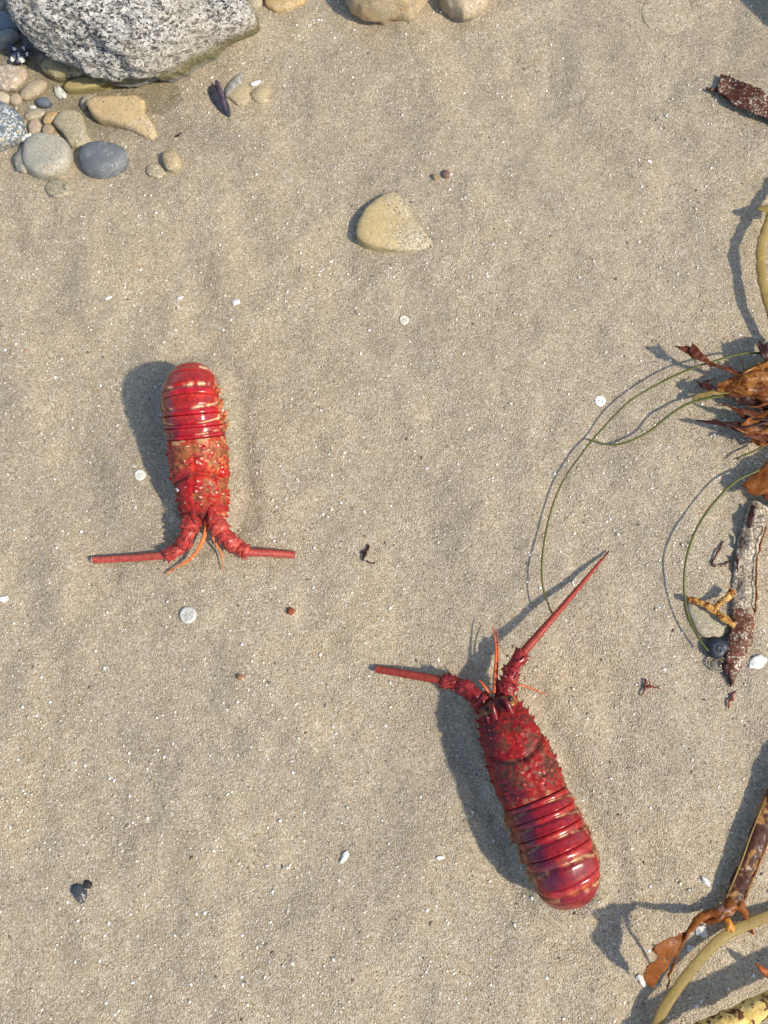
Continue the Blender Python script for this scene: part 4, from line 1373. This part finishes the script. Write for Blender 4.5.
# worn strap below the clump
ZS = 1.0
ws = thing('kelp_strap', 'worn sandy kelp strap lying below the clump at the right edge', 'kelp', P(745, 580, 0))
part('sandy_stretch', ws, [strip([(753, 498, 770, 503, .006), (745, 520, 767, 524, .008), (738, 545, 762, 548, .008), (735, 570, 758, 572, .008), (734, 592, 757, 594, .008), (734, 612, 757, 614, .009)], 10, 11, .003, .003, -.003, 20, .06)], K_SANDY)
part('bare_end', ws, [strip([(735, 609, 756, 607, .010), (731, 628, 755, 630, .010), (728, 647, 751, 650, .009), (727, 662, 745, 665, .007), (729, 675, 736, 677, .005), (730, 684, 732, 684, .003)], 10, 11, .0022, .003, -.003, 21, .05)], K_WORN)
part('edge', ws, [tube(ppath([(766, 526, .009), (761, 545, .010), (757, 562, .010), (756, 590, .010), (756, 612, .010)], 10), .0011, .0011, 8)], K_BROWN)
for rows in ([(741, 535, 745, 538, .010), (740, 542, 744, 545, .010), (738, 548, 741, 550, .009)], [(735, 556, 738, 557, .010), (737, 562, 739, 562, .010), (737, 572, 738, 572, .009)], [(752, 505, 756, 506, .010), (748, 518, 753, 520, .011), (748, 528, 750, 528, .010)]):
    part('flap', ws, [strip(rows, 6, 5, .001, .002, 0, 22, .2)], K_BLACK)
plain('kelp_scrap', 'pointed dark kelp scrap lying under the tip of the worn strap', 'kelp',
      [strip([(722, 664, 738, 662, .004), (726, 675, 738, 673, .004), (730, 684, 733, 684, .003), (731, 687, 732, 687, .002)], 6, 6, .001, .002, 0, 24, .1)], K_BLACK)
plain('kelp_scrap', 'small brown edged kelp scrap on the sand left of the worn strap', 'kelp',
      [tube(ppath([(712, 562, .002), (716, 566, .003), (724, 565, .003), (731, 562, .002)], 6), [.001, .0016, .0012], .001, 6), tube(ppath([(713, 562, .002), (718, 552, .003), (724, 541, .002)], 6), [.001, .0012, .0006], .001, 6)], K_DUSTY)
plain('coral_weed', 'bright orange knobbly forked weed beside the worn strap', 'seaweed',
      [tube(ppath([(687, 599, .010), (696, 601, .012), (706, 605, .012), (716, 612, .012), (724, 618, .012), (734, 626, .012)], 10), [.0028, .0036, .0030, .0042, .0030, .0044, .0034], .0028, 12),
       tube(ppath([(715, 609, .012), (720, 602, .013), (727, 598, .014), (733, 591, .014)], 10), [.0034, .003, .0042, .0048], .0028, 12)], K_ALGA)
stone('stone', 'olive grey three cornered stone under the orange forked weed', [(688, 604), (698, 603), (712, 608), (724, 618), (730, 629), (722, 636), (706, 637), (695, 628)], .0035, mat_stone('olive wedge', (.35, .31, .21), .12, 40, dust=.38), girth=.003, e1=.45, amp=.02, k=60)
# snail shell
sn0 = P(715, 650, 0)
sn = thing('snail_shell', 'snail shell painted blue black for the shadow at the foot of the strap', 'shell', sn0)
b = MB()
for i in range(44):
    t = i / 43
    a = t * 9.5 + .6
    rr = .0115 * (1 - .80 * t)
    c = sn0 + np.array([math.cos(a) * rr * .55, math.sin(a) * rr * .55, .004 + .008 * t])
    V_, F_ = ball(c, rr * .85, rr * .85, rr * .72, 14, 8)
    b.add(V_, F_, np.array((.018, .021, .030)) * (1 + .3 * (i % 4 == 0)))  # blue black paints in the shadow lying over this spot
link('whorl', b, M_PAINT, sn, sn0)
b = MB()
rim = P(718, 664, .003)
V_, F_ = tube([rim + [.0105 * math.cos(a), .0082 * math.sin(a), .001 * math.sin(a)] for a in np.linspace(0, 6.283, 40)], .0009, None, 8)
b.add(V_, F_, (.24, .21, .15))
V_, F_ = ball(rim - [0, 0, .003], .010, .0078, .004, 18, 8)
b.add(V_, F_, (.20, .17, .12))
V_, F_ = ball(rim + [.002, 0, .0004], .0035, .0045, .0012, 12, 6)
b.add(V_, F_, (.05, .045, .04))
link('aperture', b, M_EYE, sn, sn0)

# bottom right: brown stipe with its holdfast, leaf, pale strap, mottled stipe
st_ = thing('kelp_stipe', 'dark brown kelp stipe with cream patches and a forked holdfast', 'kelp', P(735, 905, 0))
part('stipe', st_, [tube(ppath([(860, 480, .008), (850, 560, .010), (832, 660, .012), (800, 750, .014), (776, 796, .015), (762, 830, .015), (750, 862, .014), (738, 890, .013), (733, 908, .012)], 14), [.0125, .0125, .0122, .0118, .0112, .0105], [.0040, .004, .004, .0038, .0038, .0045], 24, [.15, .15, .1, .1])], K_STIPE)
part('rim', st_, [tube(ppath([(791, 752, .016), (767, 797, .017), (752, 832, .017), (741, 863, .016), (726, 899, .014)], 12), .0009, .0009, 8)], K_OLIVE)
part('rim', st_, [tube(ppath([(787, 800, .017), (772, 832, .017), (760, 862, .016), (748, 890, .015), (742, 905, .013)], 12), [.001, .0012, .0016, .0016], .0012, 10)], K_AMBER)
part('holdfast', st_, [tube(ppath([(734, 903, .016), (722, 911, .016), (706, 915, .012), (696, 922, .022), (689, 932, .042)], 9), [.008, .005, .0042, .0045, .002], .0035, 14),
                       tube(ppath([(738, 904, .015), (744, 912, .012), (748, 922, .008), (753, 934, .004)], 8), [.006, .004, .003, .0012], .003, 12),
                       tube(ppath([(728, 908, .014), (718, 918, .010), (708, 921, .007), (702, 922, .005)], 8), [.006, .004, .003, .002], .003, 12)], K_BROWN)
b = MB()
V_, F_ = ball(P(724, 910, .015), .009, .006, .005, 22, 12, .5, .7, 3)
b.add(V_, F_, (.26, .12, .07))
link('knot', b, M_PAINT, st_, np.array(st_.location))
b = MB()
V_, F_ = ball(P(729, 925, .012), .0048, .0080, .004, 18, 10, .2, .4, 5)
b.add(V_, F_, (.50, .20, .02))
link('float', b, M_EYE, st_, np.array(st_.location))
lf = thing('kelp_leaf', 'orange brown notched kelp leaf below the forked holdfast', 'kelp', P(668, 958, 0))
part('blade', lf, [strip([(676, 937, 692, 931, .046), (664, 941, 686, 938, .050), (655, 945, 680, 947, .052), (652, 951, 676, 956, .052), (658, 958, 671, 960, .050), (651, 962, 667, 967, .048), (645, 969, 661, 973, .044), (644, 978, 657, 981, .036), (645, 983, 653, 989, .026)], 7, 9, .0009, .003, 0, 30, .05, .005)], K_BROWN)
part('midrib', lf, [tube(ppath([(690, 931, .044), (682, 944, .046), (676, 958, .040), (670, 975, .018), (667, 990, .006)], 9), [.0018, .0015, .0008], None, 8)], K_BROWN)
plain('kelp_strap', 'pale yellow smooth kelp strap crossing the lower right corner', 'kelp',
      [tube(ppath([(830, 900, .012), (800, 908, .012), (770, 916, .012), (742, 927, .012), (722, 938, .012), (705, 954, .012), (689, 973, .014), (675, 992, .016), (662, 1013, .018), (652, 1040, .018), (646, 1070, .016)], 12), [.0062, .0060, .0056, .0054, .0056, .0056], .0013, 14)], K_OLIVE, GR0)
plain('kelp_stipe', 'thick mottled yellow and brown kelp stipe in the lower right corner', 'kelp',
      [tube(ppath([(600, 1089, .02), (650, 1060, .026), (690, 1040, .030), (718, 1027, .033), (745, 1015, .034), (772, 1003, .035), (810, 988, .035), (860, 964, .030)], 12), [.010, .0110, .0115, .0115, .0115, .0115], [.009, .0100, .0105, .0105, .0105], 24)], K_BANANA)
plain('kelp_tip', 'pointed orange red kelp tip at the right edge above the mottled stipe', 'kelp',
      [tube(ppath([(754, 963, .026), (761, 968, .028), (770, 975, .028), (785, 985, .026)], 8), [.0006, .0030, .0042, .0042], .002, 10)], mat_kelp('orange red kelp', (.40, .07, .02), (.55, .16, .04), 50, .3))

# small scraps of weed
plain('weed_scrap', 'black forked weed scrap on the bare sand between the lobsters', 'seaweed',
      [tube(ppath([(363, 561, .002), (366, 553, .004), (368, 544, .003)], 6), [.0010, .0022, .0010], .0010, 7), tube(ppath([(361, 553, .002), (365, 551, .004), (368, 550, .003)], 6), [.0006, .0012, .0008], .0008, 6), tube(ppath([(367, 561, .001), (371, 563, .002), (374, 562, .001)], 6), .0007, .0007, 6)], K_BLACK)
plain('weed_scrap', 'small branching red weed on the sand right of the lower lobster', 'seaweed',
      [tube(ppath([(641, 696, .002), (645, 688, .003), (646, 678, .002)], 6), [.0006, .0014, .0008], .0009, 7), tube(ppath([(644, 687, .002), (652, 687, .003), (661, 689, .001)], 6), [.0012, .0009, .0004], .0006, 6), tube(ppath([(645, 689, .002), (650, 684, .004), (648, 679, .003)], 6), [.0010, .0010, .0005], .0007, 6)], K_RED)
plain('weed_scrap', 'hooked red weed bit below the tip of the worn strap', 'seaweed',
      [tube(ppath([(728, 708, .002), (729, 702, .003), (733, 699, .003), (732, 695, .002), (736, 691, .001)], 6), [.0008, .0014, .0014, .0006], .0009, 7)], K_RED)
plain('weed_scrap', 'tiny dark weed flake below the tan slab', 'seaweed',
      [tube(ppath([(174, 136, .001), (178, 135, .003), (182, 133, .001)], 6), [.0005, .0014, .0005], .0007, 7)], K_BLACK)
